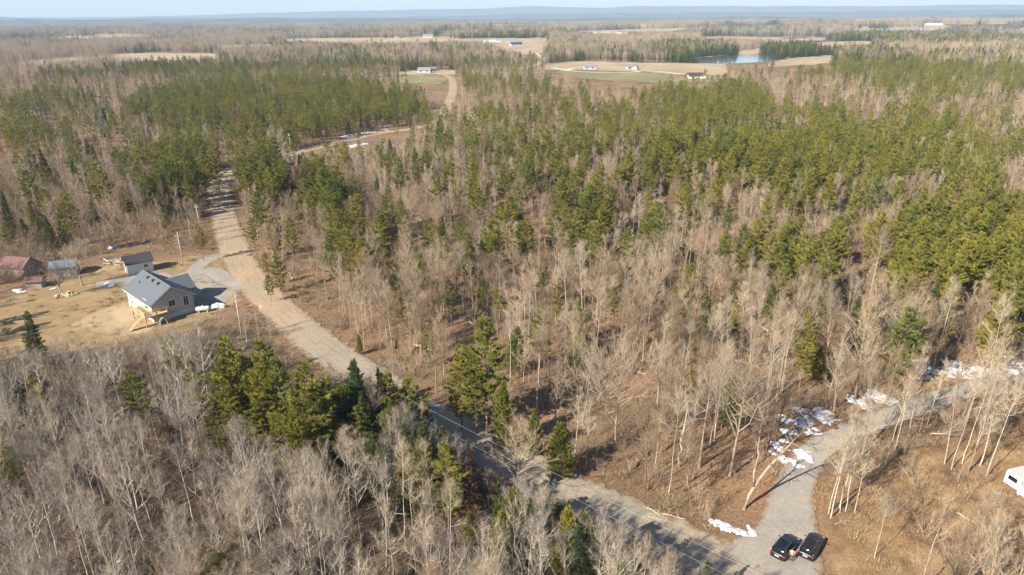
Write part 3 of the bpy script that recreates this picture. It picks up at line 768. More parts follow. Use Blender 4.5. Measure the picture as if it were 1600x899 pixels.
VIEW_PX = [[(-20, 446), (50, 438), (75, 420), (125, 405), (185, 388), (230, 380), (300, 392), (350, 388), (372, 440), (385, 480), (330, 500), (240, 518), (150, 535), (70, 520), (-20, 520)],
           [(330, 290), (360, 285), (385, 400), (440, 470), (520, 540), (600, 580), (560, 595), (480, 548), (400, 480), (345, 420)],
           [(660, 640), (720, 660), (880, 740), (1060, 820), (1180, 860), (1290, 899), (1145, 903), (1050, 860), (900, 790), (760, 717), (670, 667)],
           [(1190, 800), (1290, 800), (1295, 890), (1190, 890)], [(1560, 725), (1620, 725), (1620, 785), (1560, 785)],
           [(10, 482), (75, 482), (82, 552), (10, 552)], [(325, 530), (430, 525), (510, 580), (515, 670), (440, 680), (330, 650)],
           [(715, 700), (760, 700), (752, 770), (720, 770)], [(775, 675), (830, 675), (822, 760), (785, 760)], [(770, 600), (900, 665), (895, 712), (770, 668)],
           [(700, 505), (780, 505), (775, 640), (700, 630)], [(925, 560), (1025, 560), (1010, 660), (940, 660)], [(190, 585), (225, 585), (232, 640), (182, 640)],
           [(455, 244), (560, 226), (640, 208), (640, 200), (560, 210), (455, 236)]]
def view_block(X, Y, h):
    b = np.zeros(len(X), bool)
    for f, w_ in ((.35, 0.), (.6, 0.), (.8, -.11), (.8, .11), (1.04, 0.)):
        u, v = proj(np.c_[X + w_ * h, Y, h * f])
        for p in VIEW_PX: b |= inpoly(u, v, p)
    return b
def conprob(X, Y):
    u, v = proj(np.c_[X, Y, np.full(len(X), 9.)]); r = np.hypot(X, Y)
    p = np.full(len(X), .025)
    p = np.where(r > 200, .08, p)
    p = np.where((r > 95) & (r < 330) & (u > 480) & (v < 540), .15, p)
    dr = segdist(X, Y, ROAD); lw = inpoly(X, Y, LOWER); p = np.where(lw & (dr < 15) & (u > 440) & (u < 960), .42, p)
    n = fbm(X / 130., Y / 130., 3)
    p = np.where(r > 700, .06 + .6 * sstep(.56, .66, n), p)
    p = np.where(r > 2000, .06 + .5 * sstep(.52, .62, n), p)
    cl = fbm(X / 16. + 40, Y / 16., 2)
    for cx, cy, rx, ry, pr in CONZ:
        d = np.hypot((u - cx) / rx, (v - cy) / ry)
        p = np.maximum(p, pr * sstep(1.15, .75, d) * np.where(r < 700, .30 + 1.25 * sstep(.38, .60, cl), 1))
    return p

PTS = {k: [] for k in K}       # kind -> (x, y, variant, rz, scale)
EXPL = []                      # single trees read off the photograph: kind, x, y, scale, variant, label
def top_at(kind, u, v, h, label=None, var=None, thin=None):
    k = K[kind]; var = rng.integers(len(k.var)) if var is None else var
    x, y, _ = g(u, v, h); EXPL.append((kind, x, y, int(var), rng.random() * 6.28, h / k.var[var][2], label))
for a in [(365, 525, 17), (340, 562, 14), (408, 533, 17), (433, 560, 16), (470, 567, 17), (492, 612, 13), (375, 602, 11), (440, 640, 10), (332, 628, 9), (385, 560, 14), (415, 610, 11), (350, 600, 12), (460, 622, 12), (400, 572, 15), (482, 652, 10), (515, 640, 10), (505, 590, 12), (395, 640, 9)]: top_at('pine', *a, 'sunlit pine in the dense clump beside the gravel road below the house')
top_at('pine', 553, 566, 9, 'short dark pine at the road edge beside the pine clump', 5)
top_at('pine', 612, 585, 12, 'loose-limbed young pine leaning over the shaded gravel road', 5)
top_at('pine', 757, 497, 18, 'tallest pointed pine on the wood side of the gravel road', 0)
top_at('pine', 717, 556, 12, 'bushy pine at the left foot of the tall pointed pine', 2)
top_at('pine', 742, 560, 12, 'bushy pine just in front of the tall pointed pine', 4)
top_at('cedar', 786, 597, 10.5, 'bright yellow-green cedar by the road next to the tall pointed pine', 3)
top_at('cedar', 834, 641, 7, 'small yellow-green cedar, middle one of three along the road', 0)
top_at('cedar', 878, 664, 8, 'round yellow-green cedar, last of three along the road', 2)
top_at('spruce', 580, 676, 9, 'dark spruce among bare trees under the loose-limbed pine', 2)
top_at('pine', 694, 690, 13, 'thin grey-green pine beside the rust-brown dead conifer', 1)
top_at('rusty', 737, 697, 11, 'rust-brown dead conifer standing by the shaded road', 0)
top_at('cedar', 610, 706, 5, 'little yellow cedar sapling among bare trees', 0)
top_at('cedar', 782, 806, 6, 'low dark cedar below the white-limbed roadside tree', 2)
top_at('cedar', 886, 796, 10, 'yellowish cedar at the lower edge of the gravel road', 1)
top_at('cedar', 868, 836, 7, 'shorter cedar leaning on the yellowish roadside cedar', 2)
top_at('cedar', 731, 802, 5, 'low bushy cedar under bare trees by the road', 2)
top_at('pine', 206, 578, 11, 'broad lone pine in the bare wood below the yard', 2)
top_at('spruce', 33, 487, 11, 'dark pointed spruce at the front edge of the yard', 0)
top_at('spruce', 18, 580, 7, 'dark spruce below the yard', 2); top_at('spruce', 46, 600, 7, 'dark spruce below the yard', 0)
top_at('pine', 300, 566, 9, 'small shaded pine left of the dense pine clump', 5)
top_at('spruce', 232, 862, 6, 'small green spruce deep among the bare grey trees', 2)
top_at('pine', 1420, 478, 15, 'rounded pine beside the snow along the driveway', 2)
top_at('pine', 1592, 408, 18, 'tall broad pine by the driveway bend', 3)
top_at('pine', 1570, 470, 14, 'dark spreading pine under the tall driveway pine', 4)
for a in [(1530, 375, 15), (1440, 408, 13), (1500, 400, 14), (1378, 330, 15), (1560, 360, 15), (1475, 345, 14), (1420, 415, 12)]: top_at('pine', *a, 'tall pine in the evergreen stand behind the driveway')
for a in [(1186, 340, 14), (930, 350, 15), (1010, 335, 10), (722, 365, 13), (682, 355, 11), (850, 280, 9), (655, 395, 10), (560, 400, 8), (1310, 440, 7), (1170, 375, 11), (905, 470, 9), (975, 415, 9), (590, 330, 9), (780, 450, 8)]: top_at('pine', *a, 'scattered green pine rising through the bare wood')
for a in [(1120, 490, 9), (1150, 482, 8), (905, 490, 8), (1095, 505, 8), (560, 522, 4), (900, 520, 7)]: top_at('cedar', *a, 'olive cedar half hidden behind pale trunks in the wood')
for a in [(500, 265, 16), (522, 258, 17), (505, 300, 13), (540, 330, 12)]: top_at('pine', *a, 'tall pine in the strip between the two road bends')
for a in [(405, 225, 17), (427, 213, 18), (386, 250, 14), (398, 300, 13), (392, 340, 11), (418, 262, 15), (440, 245, 15), (425, 340, 10), (410, 395, 8), (432, 395, 9), (418, 430, 6)]: top_at('pine', *a, 'pine crowding the right verge of the gravel road')
top_at('pine', 308, 350, 9.5, 'lone slim pine at the mouth of the house driveway', 1)
for a in [(270, 222, 16), (292, 232, 15), (248, 236, 14), (312, 242, 14), (332, 232, 15), (280, 255, 12), (300, 265, 12)]: top_at('pine', *a, 'pine in the dark clump left of the gravel road')
for a in [(10, 290, 10), (5, 345, 9), (42, 232, 14), (120, 225, 12), (195, 255, 12), (108, 270, 9), (210, 310, 7), (100, 310, 8)]: top_at('pine', *a, 'pine among bare trees behind the sheds')
# notable bare trees
top_at('spreading', 970, 545, 15, 'wide fan-crowned bare tree above the bend of the gravel road', 0)
top_at('spreading', 1165, 560, 17, 'big old bare tree with heavy limbs beside the driveway mouth', 1)
top_at('spreading', 805, 668, 10.5, 'white-limbed bare tree standing in front of the shaded road', 3)
top_at('spreading', 580, 615, 10, 'dense round bare tree beside the pine clump', 3)
top_at('spreading', 113, 386, 9, 'open-grown bare tree with grey trunk in the yard', 2)
top_at('spreading', 82, 412, 7.5, 'dark crooked bare tree beside the blue-roofed shed', 2)
top_at('birch', 22, 456, 6, 'thin leaning bare tree at the near end of the yard', 2)
top_at('birch', 512, 565, 11, 'ghostly white-barked tree right of the pine clump', 0)
for a in [(1325, 655, 13), (1331, 650, 14), (1340, 660, 12), (1350, 665, 12), (1336, 690, 10), (1360, 690, 10)]: top_at('birch', *a, 'slender pale stem in the clump inside the driveway curve')
for a in [(1528, 585, 14), (1545, 578, 14), (1560, 575, 15), (1575, 580, 14), (1590, 585, 15), (1510, 600, 12), (1552, 600, 13)]: top_at('birch', *a, 'white birch stem in the row near the camper trailer')

ex = np.array([(e[1], e[2]) for e in EXPL])
def thin_near_expl(X, Y, d):
    ok = np.ones(len(X), bool)
    for x, y in ex: ok &= np.hypot(X - x, Y - y) > d
    return ok
def place(r0, r1, step):
    X, Y = scatter(r0, r1, step)
    m = clear_mask(X, Y, 13.); X, Y = X[m], Y[m]
    for p in OPEN:
        m = ~inpoly(X, Y, p) | (rng.random(len(X)) < (.22 if p is OPEN[1] else .05)); X, Y = X[m], Y[m]
    r = np.hypot(X, Y); low = inpoly(X, Y, LOWER); clr = inpoly(X, Y, CLEAR)
    cpz = conprob(X, Y); dens = np.where(low, .85, .56 + .5 * (fbm(X / 22., Y / 22., 2) - .5)); dens = np.where(r > 260, .75, dens); dens = np.clip(dens + cpz * .7, 0, 1); dens = np.where(clr, .20, dens)
    # the open wood floor beside the road bend
    u, v = proj(np.c_[X, Y, np.zeros(len(X))])
    openw = inpoly(u, v, [(560, 560), (680, 520), (900, 560), (1100, 640), (1150, 780), (1080, 820), (900, 730), (700, 640)]); dens = np.where(openw, .62, dens)
    if r0 < 140:
        brush = inpoly(u, v, [(0, 300), (330, 300), (300, 400), (0, 420)]); dens = np.where(brush, .8, dens)
        m = thin_near_expl(X, Y, 2.2); dens = np.where(m, dens, 0)
    m = rng.random(len(X)) < dens; X, Y, low, clr = X[m], Y[m], low[m], clr[m]
    r = np.hypot(X, Y)
    cp = conprob(X, Y); con = (rng.random(len(X)) < cp) & ~clr & (segdist(X, Y, DRIVE) > 9)
    z = rng.random(len(X)); u, v = proj(np.c_[X, Y, np.zeros(len(X))])
    cl = fbm(X / 30. + 9, Y / 30. + 3, 2)
    pale = np.where((v > 440) & (u > 950), .34, np.where(low, .30, .10 + .5 * sstep(.5, .65, cl)))
    kind = np.where(con, np.where(z < np.where((u < 720) & (r > 200), .62, .84), 'pine', np.where(z < .94, 'spruce', 'cedar')),
                    np.where(z < pale, 'birch', np.where(z < pale + (1 - pale) * np.where(low, .62, .58), 'bare', 'brown'))).astype(object)
    kind = np.where(low & ~con & (kind != 'birch') & (rng.random(len(X)) < .8), 'fan', kind)
    kind = np.where(~con & clr, np.where(rng.random(len(X)) < .6, 'sapling', 'birch'), kind)
    kind = np.where(~con & (rng.random(len(X)) < np.where(r < 220, .34, .06)), 'sapling', kind)
    inb = (u < 330) & (v > 300) & (v < 425); kind = np.where(inb & ~con & (rng.random(len(X)) < .55), 'sapling', kind)
    for kk in K:
        m = kind == kk
        if not m.any(): continue
        n = m.sum(); s = rng.uniform(.72, 1.12, n)
        vi = rng.integers(0, len(K[kk].var), n)
        s = np.where(low[m] & (kk in ('bare', 'brown', 'birch')), s * .74, np.where(low[m] & (kk == 'fan'), s * .9, s))
        if kk in ('bare', 'brown', 'birch'): s = np.where(low[m] | clr[m], s, s * .88)
        s = np.where(clr[m], s * .75, s)
        if kk == 'pine': s = np.where(r[m] < 130, s * .68, s * .92)
        elif r0 >= 130: s = s * (.84 - .16 * np.clip(cp[m] * 1.4, 0, 1)) * rng.uniform(.8, 1.15, n)
        if kk in ('spruce', 'cedar', 'pine'): s = np.where(low[m] & (r[m] < 130), s * .85, s)
        row = np.c_[X[m], Y[m], vi, rng.random(n) * 6.28, s]
        if r0 < 300:                      # keep the openings that the photograph shows: shorter trees first, then none
            for f in (1., .75, .75):
                hh = np.array([K[kk].var[int(i)][2] for i in row[:, 2]]) * row[:, 4] * f
                bl_ = view_block(row[:, 0], row[:, 1], hh); row[:, 4] *= f if f == 1. else np.where(bl0, f, 1.); bl0 = bl_
            hh = np.array([K[kk].var[int(i)][2] for i in row[:, 2]]) * row[:, 4]
            bl_ = view_block(row[:, 0], row[:, 1], hh); row = row[~bl_ | (rng.random(len(row)) < .02)]
        PTS[kk].append(row)
place(30, 130, 2.45)
place(130, 300, 3.1)
place(300, 800, 4.6)
X, Y = scatter(30, 130, 1.65); m = clear_mask(X, Y, 11.); X, Y = X[m], Y[m]
dr = segdist(X, Y, ROAD); u, v = proj(np.c_[X, Y, np.zeros(len(X))])
m = inpoly(X, Y, LOWER) & (dr > 5.5) & (dr < 15.5) & (u > 500) & (u < 1130) & thin_near_expl(X, Y, 1.6) & (rng.random(len(X)) < .8); X, Y, u = X[m], Y[m], u[m]
z = rng.random(len(X)); pc = np.where(u < 920, .68, .35)
kd = np.where(z < pc * .45, 'spruce', np.where(z < pc * .7, 'cedar', np.where(z < pc, 'pine', np.where(z < pc + .35, 'fan', 'birch'))))
for kk in ('spruce', 'cedar', 'pine', 'fan', 'birch'):
    m = kd == kk; n = m.sum(); row = np.c_[X[m], Y[m], rng.integers(0, len(K[kk].var), n), rng.random(n) * 6.28, rng.uniform(.7, 1.05, n) * (.8 if kk in ('pine', 'birch') else 1.)]
    h0 = np.array([K[kk].var[int(i)][2] for i in row[:, 2]])
    for _ in range(4):
        b_ = view_block(row[:, 0], row[:, 1], h0 * row[:, 4]); row[:, 4] *= np.where(b_, .82, 1.)
    row = row[~view_block(row[:, 0], row[:, 1], h0 * row[:, 4])]
    PTS[kk].append(row)
PTS = {k: (np.vstack(v) if v else np.zeros((0, 5))) for k, v in PTS.items()}

# ------------------------------------------------------------------ instancer for what nobody could count
def instancer(name, sources, P3, var, rz, scl, label):
    me = bpy.data.meshes.new(name); me.vertices.add(len(P3)); me.vertices.foreach_set('co', np.asarray(P3, np.float32).ravel())
    a = me.attributes.new('variant', 'INT', 'POINT'); a.data.foreach_set('value', np.asarray(var, np.int32))
    nn_ = len(P3); attr_f(me, 'turn', rz); attr_f(me, 'size', scl); attr_f(me, 'tilt', rng.normal(0, .035, nn_)); attr_f(me, 'height', np.asarray(scl) * rng.uniform(.86, 1.16, nn_))
    o = link(name, me); tag(o, label, kind='stuff')
    for mt in sources[0].data.materials: me.materials.append(mt)
    ng = bpy.data.node_groups.new(name, 'GeometryNodeTree')
    ng.interface.new_socket('Geometry', in_out='INPUT', socket_type='NodeSocketGeometry')
    ng.interface.new_socket('Geometry', in_out='OUTPUT', socket_type='NodeSocketGeometry')
    n, l = ng.nodes, ng.links
    gi, go = n.new('NodeGroupInput'), n.new('NodeGroupOutput'); j = n.new('GeometryNodeJoinGeometry')
    for s in sources:
        oi = n.new('GeometryNodeObjectInfo'); oi.inputs['Object'].default_value = s; oi.inputs['As Instance'].default_value = True
        l.new(oi.outputs['Geometry'], j.inputs[0])
    ip = n.new('GeometryNodeInstanceOnPoints'); ip.inputs['Pick Instance'].default_value = True
    def at(nm, t):
        q_ = n.new('GeometryNodeInputNamedAttribute'); q_.data_type = t; q_.inputs['Name'].default_value = nm; return q_.outputs[0]
    cx = n.new('ShaderNodeCombineXYZ'); l.new(at('turn', 'FLOAT'), cx.inputs[2]); l.new(at('tilt', 'FLOAT'), cx.inputs[0])
    sx = n.new('ShaderNodeCombineXYZ')
    for k_ in (0, 1): l.new(at('size', 'FLOAT'), sx.inputs[k_])
    l.new(at('height', 'FLOAT'), sx.inputs[2])
    l.new(gi.outputs[0], ip.inputs['Points']); l.new(j.outputs[0], ip.inputs['Instance'])
    l.new(at('variant', 'INT'), ip.inputs['Instance Index']); l.new(cx.outputs[0], ip.inputs['Rotation']); l.new(sx.outputs[0], ip.inputs['Scale'])
    l.new(ip.outputs[0], go.inputs[0])
    md = o.modifiers.new('scatter', 'NODES'); md.node_group = ng
    return o

# ------------------------------------------------------------------ trees as things, the rest as stuff
VLOOK = {'fan': ['forked', 'single-stemmed', 'broad many-forked', 'slim', 'twin-stemmed', 'tangled'], 'bare': ['full-crowned', 'high-crowned', 'broad forked', 'slim tall-stemmed', 'forked', 'many-stemmed', 'leaning', 'sparse-topped', 'low bushy'], 'brown': ['full-crowned', 'narrow', 'broad forked', 'forked'],
         'birch': ['straight', 'slender', 'bushy', 'long-stemmed', 'leaning'], 'sapling': ['straight', 'bent', 'short', 'lanky', 'wispy'],
         'pine': ['full', 'long-trunked', 'broad', 'high-crowned', 'ragged', 'low-branched'], 'cedar': ['narrow', 'slim', 'plump', 'full'], 'spruce': ['pointed', 'tall-tipped', 'stubby', 'broad-skirted']}
def zone_label(kk, x, y, s, var):
    u, v = proj(np.array([[x, y, 0.]])); u, v = float(u[0]), float(v[0])
    size = 'tall' if s > .98 else ('small' if s < .82 else 'medium-sized')
    look = VLOOK[kk][var % len(VLOOK[kk])]
    what = {'bare': 'grey-barked bare tree', 'fan': 'silver-limbed fan-shaped bare tree', 'brown': 'brown-twigged bare tree', 'birch': 'white-barked bare birch', 'sapling': 'thin leafless sapling',
            'pine': 'green pine', 'cedar': 'yellow-green cedar', 'spruce': 'dark green spruce'}[kk]
    if bool(inpoly(np.array([x]), np.array([y]), LOWER)[0]): w = 'in the dense wood below the gravel road' if u > 330 else 'in the dense wood below the yard'
    elif bool(inpoly(np.array([x]), np.array([y]), CLEAR)[0]): w = 'in the brown clearing inside the driveway curve'
    elif u < 345: w = 'in the wood behind the sheds left of the road'
    elif u > 1150: w = 'in the wood behind the driveway'
    elif v < 235: w = 'at the back of the wood before the far fields'
    elif v < 330: w = 'deep in the wood beyond the scattered pines' if u > 760 else 'in the wood between the two road bends'
    elif v > 600: w = 'in the open wood between gravel road and driveway'
    else: w = 'in the wood across the gravel road from the house'
    return f'{size} {look} {what} {w}', w
def make_tree(kk, x, y, var, rz, s, label, group):
    k = K[kk]; tr, cr, Hh, _ = k.var[var]
    o = empty(k.name, (x, y, 0), rz, label, k.cat, group); f_ = random.uniform(.9, 1.12) if group else 1.
    o.scale = (s * f_, s * f_, s); o.rotation_euler = (random.gauss(0, .03), random.gauss(0, .03), rz)
    a = bpy.data.objects.new('trunk', tr); b = bpy.data.objects.new('crown', cr)
    for c in (a, b): COL.objects.link(c); c.parent = o
    return o
from collections import Counter
cnt = Counter(e[6] for e in EXPL)
EXPL = [(*e[:6], f"{VLOOK[e[0]][e[3] % len(VLOOK[e[0]])]} {e[6]}" if cnt[e[6]] > 2 and e[0] in VLOOK else e[6]) for e in EXPL]
cnt = Counter(e[6] for e in EXPL)
for kk, x, y, var, rz, s, label in EXPL:
    make_tree(kk, x, y, var, rz, s, label, (label + ' (set)')[:60] if cnt[label] > 1 else None)
LIMIT = {'bare': 90, 'fan': 200, 'brown': 60, 'birch': 280, 'sapling': 200, 'pine': 210, 'cedar': 120, 'spruce': 120, 'rusty': 0, 'spreading': 0}
for kk, P in PTS.items():
    if not len(P): continue
    hh = np.array([K[kk].var[int(i)][2] for i in P[:, 2]]) * P[:, 4]
    u, v = proj(np.c_[P[:, 0], P[:, 1], hh * .6]); d = np.sqrt(P[:, 0] ** 2 + P[:, 1] ** 2 + 45 ** 2)
    vis = (u > -10) & (u < 1610) & (v > 0) & (v < 905)
    score = np.where(vis, hh / d, -1); order = np.argsort(-score)[:LIMIT[kk]]; order = order[score[order] > 0]
    one = np.zeros(len(P), bool); one[order] = True
    for i in np.where(one)[0]:
        lb, w = zone_label(kk, P[i, 0], P[i, 1], P[i, 4], int(P[i, 2]))
        make_tree(kk, P[i, 0], P[i, 1], int(P[i, 2]), P[i, 3], P[i, 4], lb, lb)
    R_ = P[~one]; r = np.hypot(R_[:, 0], R_[:, 1])
    nm = {'bare': 'grey_bare_wood', 'fan': 'silver_bare_wood', 'brown': 'brown_bare_wood', 'birch': 'birch_wood', 'sapling': 'sapling_thicket', 'pine': 'pine_wood', 'cedar': 'cedar_wood', 'spruce': 'spruce_wood'}[kk]
    nearm = r < 250
    for mask, src, lab in ((nearm, [v_[3] for v_ in K[kk].var], 'further back in the wood'), (~nearm, K[kk].far or [v_[3] for v_ in K[kk].var], 'far beyond the road bends')):
        Q = R_[mask]
        if len(Q): instancer(nm, src, np.c_[Q[:, 0], Q[:, 1], np.zeros(len(Q))], Q[:, 2].astype(int) % len(src), Q[:, 3], Q[:, 4], nm.replace('_', ' ') + ' ' + lab)

# distant woodland: patches of a few coarse trees
def patch(seed, kinds, n, size):
    r = np.random.default_rng(seed); Vs, Ts, Ms, o = [], [], [], 0
    mats = ['bark_silver', 'bark_grey', 'twig_grey', 'bark_pale', 'twig_pale', 'bark_conifer', 'pine_needles', 'spruce_needles', 'twig_brown', 'bark_brown', 'twig_ash']
    for i in range(n):
        kk = kinds[r.integers(len(kinds))]; k = K[kk]
        src = k.far[r.integers(len(k.far))].data
        nv = len(src.vertices); V = np.empty(nv * 3, np.float32); src.vertices.foreach_get('co', V); V = V.reshape(-1, 3)
        nt = len(src.polygons); T = np.empty(nt * 3, np.int32); src.loops.foreach_get('vertex_index', T); T = T.reshape(-1, 3)
        M = np.empty(nt, np.int32); src.polygons.foreach_get('material_index', M)
        a = r.random() * 6.28; s = r.uniform(.75, 1.1); c_, s_ = math.cos(a), math.sin(a)
        V = (V * s) @ np.array([[c_, s_, 0], [-s_, c_, 0], [0, 0, 1]]) + np.r_[r.uniform(-.5, .5, 2) * size, 0]
        Vs.append(V); Ts.append(T + o); o += nv
        mm = np.array([mats.index(k.bm), mats.index(k.cm)]); Ms.append(mm[M])
    return bpy.data.objects.new('source_patch', raw_mesh('patch', np.vstack(Vs), np.vstack(Ts), mats, np.hstack(Ms)))
PB = [patch(600 + i, ['bare', 'bare', 'birch', 'brown'], 7, 17) for i in range(4)]
PC = [patch(620 + i, ['pine', 'spruce', 'spruce', 'spruce'], 7, 17) for i in range(4)]
def far_wood(r0, r1, step, scl):
    X, Y = scatter(r0, r1, step); m = clear_mask(X, Y, 11.); X, Y = X[m], Y[m]
    con = rng.random(len(X)) < conprob(X, Y)
    for c, src, nm, lab in ((con, PC, 'distant_evergreen_wood', 'dark evergreen woodland far beyond the fields'), (~con, PB, 'distant_bare_wood', 'grey leafless woodland far beyond the fields')):
        x, y = X[c], Y[c]; n = len(x)
        instancer(nm, src, np.c_[x, y, terr(x, y) - .3], rng.integers(0, 4, n), rng.random(n) * 6.28, rng.uniform(.85, 1.15, n) * scl, lab)
far_wood(790, 2000, 13, 1.0)
far_wood(2000, 5200, 26, 1.25)

# undergrowth
X, Y = scatter(30, 330, 2.15); m = clear_mask(X, Y, 2., True); X, Y = X[m], Y[m]
u, v = proj(np.c_[X, Y, np.zeros(len(X))])
low = inpoly(X, Y, LOWER); clr = inpoly(X, Y, CLEAR)
dens = np.where(low, .95, .50 + .7 * sstep(.42, .62, fbm(X / 9., Y / 9., 2)))
dens = np.where((u < 340) & (v < 430), 1., dens); dens = np.where(clr, .25 + .9 * sstep(1380, 1560, u) * sstep(740, 830, v) + .5 * sstep(.5, .6, fbm(X / 6., Y / 6., 2)), dens)
m = rng.random(len(X)) < dens; X, Y, low, clr = X[m], Y[m], low[m], clr[m]; n = len(X)
m = ~view_block(X, Y, np.full(n, 1.6)) & (np.hypot(X - 31, Y - 59.5) > 7.5); X, Y = X[m], Y[m]; n = len(X)
u, v = proj(np.c_[X, Y, np.zeros(n)]); big = np.where((u < 330) & (v < 450) & (v > 250), 1.45, 1.)
instancer('undergrowth', SHRUBS, np.c_[X, Y, np.zeros(n)], rng.integers(0, 5, n), rng.random(n) * 6.28, rng.uniform(.5, 1.15, n) * big, 'grey-brown leafless undergrowth covering the wood floor')

def tuft(seed, H_=.5, n=46, spread=.6):
    r = np.random.default_rng(seed); az = r.random(n) * 6.28; t = r.uniform(.1, spread, n) * 1.6; d = unit(np.c_[np.cos(az) * t, np.sin(az) * t, np.ones(n)])
    b = np.c_[np.cos(az), np.sin(az), np.zeros(n)] * r.uniform(0, .45, n)[:, None]
    return blades(b, d, r.uniform(.4, 1., n) * H_, .035, r)
simple('dry_grass', [(.3, (.19, .125, .07)), (.5, (.31, .22, .125)), (.7, (.42, .32, .19))], .4)
TUFTS = [bpy.data.objects.new('source_tuft', raw_mesh('tuft', *tuft(800 + i, (.35, .5, .28, .65)[i], (46, 40, 54, 36)[i]), ['dry_grass'])) for i in range(4)]
X, Y = scatter(30, 190, 1.15); u, v = proj(np.c_[X, Y, np.zeros(len(X))]); m = (u > -60) & (u < 1660) & (v < 960); X, Y = X[m], Y[m]
yd = inpoly(X, Y, YARD); clr = inpoly(X, Y, CLEAR); dr = np.minimum(segdist(X, Y, ROAD) - 4.0, segdist(X, Y, DRIVE) - np.where(np.hypot(X - 28, Y - 57) < 11, 6.5, 2.3))
dens = np.where(clr, .75, np.where(yd, .12, np.where(dr < 3.5, .7, .22))) * (.35 + 1.2 * sstep(.38, .6, fbm(X / 5., Y / 5., 2)))
m = (dr > .1) & (rng.random(len(X)) < dens) & (np.hypot(X - HOUSE_C[0], Y - HOUSE_C[1]) > 9.5)
for l in (HDRIVE, HDRIVE2): m &= segdist(X, Y, l) > 3
X, Y = X[m], Y[m]; n = len(X)
instancer('dead_grass', TUFTS, np.c_[X, Y, np.zeros(n) + .02], rng.integers(0, 4, n), rng.random(n) * 6.28, rng.uniform(.8, 2.0, n), 'tufts of dead tan grass on verges and clearing')

def deadfall(seed, L):
    r = np.random.default_rng(seed); P = np.c_[np.linspace(-L / 2, L / 2, 6), r.normal(0, .12, 6), np.full(6, .14) + r.uniform(0, .12, 6)]; R_ = np.linspace(.11, .03, 6)
    pr = [tubes(P[:-1], P[1:], R_[:-1], R_[1:], 5)]; n = 16; b = along(P, r.uniform(.2, 1, n)); d = unit(np.c_[r.uniform(.2, 1, n), r.normal(0, .8, n), r.uniform(.1, .9, n)]); pr.append(tubes(b, b + d * r.uniform(.4, 1.3, n)[:, None], .022, .005, 3)); return cat(pr)
DF = [bpy.data.objects.new('source_deadfall', raw_mesh('deadfall', *deadfall(900 + i, (5, 7, 4, 6)[i]), [('bark_grey', 'bark_brown', 'bark_silver', 'bark_brown')[i]])) for i in range(4)]
X, Y = scatter(40, 200, 6.2); m = clear_mask(X, Y, 2.) & (segdist(X, Y, ROAD) > 8) & (segdist(X, Y, DRIVE) > 6) & (rng.random(len(X)) < .6); X, Y = X[m], Y[m]; n = len(X)
instancer('fallen_branches', DF, np.c_[X, Y, np.zeros(n)], rng.integers(0, 4, n), rng.random(n) * 6.28, rng.uniform(.6, 1.2, n), 'fallen trunks and branches littering the wood floor')

# ------------------------------------------------------------------ buildings
def gable(name, c, ang, L, Wd, eave, ridge_, wall, roof, label, cat_='shed', ov=.35, th=.12, windows=(), door=None, roof2=None, z=0., group=None, plain=False):
    """gable building; local x runs along the ridge. windows: (face, along, z, w, h), face in 'x+ x- y+ y-'"""
    o = empty(name, (c[0], c[1], z), ang, label, cat_, group); hw, hl = Wd / 2, L / 2
    MB().prism([(-hw, 0), (hw, 0), (hw, eave), (0, ridge_), (-hw, eave)], 'x', -hl, hl, wall).build('wall', o)
    sl = (ridge_ - eave) / hw
    for s in (-1, 1):
        y1, z1 = s * (hw + ov), eave - ov * sl + .03; y0, z0 = 0, ridge_ + .03
        r = roof if s < 0 else (roof2 or roof)
        MB().prism([(y0, z0), (y1, z1), (y1, z1 + th), (y0, z0 + th)], 'x', -hl - ov, hl + ov, r).build('roof_slope', o)
    if not plain:
        MB().prism([(-.14, ridge_ + th - .02), (.14, ridge_ + th - .02), (0, ridge_ + th + .09)], 'x', -hl - ov, hl + ov, roof).build('ridge_cap', o)
    for f, a, zc, w, h in windows: window(o, f, a, zc, w, h, hl, hw, plain=plain)
    if door:
        f, a, w, h = door; window(o, f, a, h / 2, w, h, hl, hw, nm='door', mat='weathered_wood')
    return o
def facebox(f, a, zc, w, h, hl, hw, d0, d1, mat):
    if f[0] == 'x':
        s = 1 if f[1] == '+' else -1; x = sorted((s * (hl + d0), s * (hl + d1))); return MB().box(x[0], x[1], a - w / 2, a + w / 2, zc - h / 2, zc + h / 2, mat)
    s = 1 if f[1] == '+' else -1; y = sorted((s * (hw + d0), s * (hw + d1))); return MB().box(a - w / 2, a + w / 2, y[0], y[1], zc - h / 2, zc + h / 2, mat)
def window(o, f, a, zc, w, h, hl, hw, nm='window', mat='dark_glass', plain=False):
    p = facebox(f, a, zc, w, h, hl, hw, -.05, .025, mat).build(nm, o)
    if plain: return
    b = MB(); t = .08
    for (da, dz, ww, hh) in ((0, h / 2 + t / 2, w + 2 * t, t), (0, -h / 2 - t / 2, w + 2 * t, t), (-w / 2 - t / 2, 0, t, h), (w / 2 + t / 2, 0, t, h)) + (((0, 0, .05, h),) if nm == 'window' else ()):
        x = facebox(f, a + da, zc + dz, ww, hh, hl, hw, .002, .05, 'window_frame_white'); b.V, b.T, b.M, b.mats = _join(b, x)
    b.build('frame', p)
def _join(a, b):
    o = len(a.V); mats = list(a.mats)
    for m_ in b.mats:
        if m_ not in mats: mats.append(m_)
    return a.V + b.V, a.T + [(i + o, j + o, k + o) for i, j, k in b.T], a.M + [mats.index(b.mats[k]) for k in b.M], mats

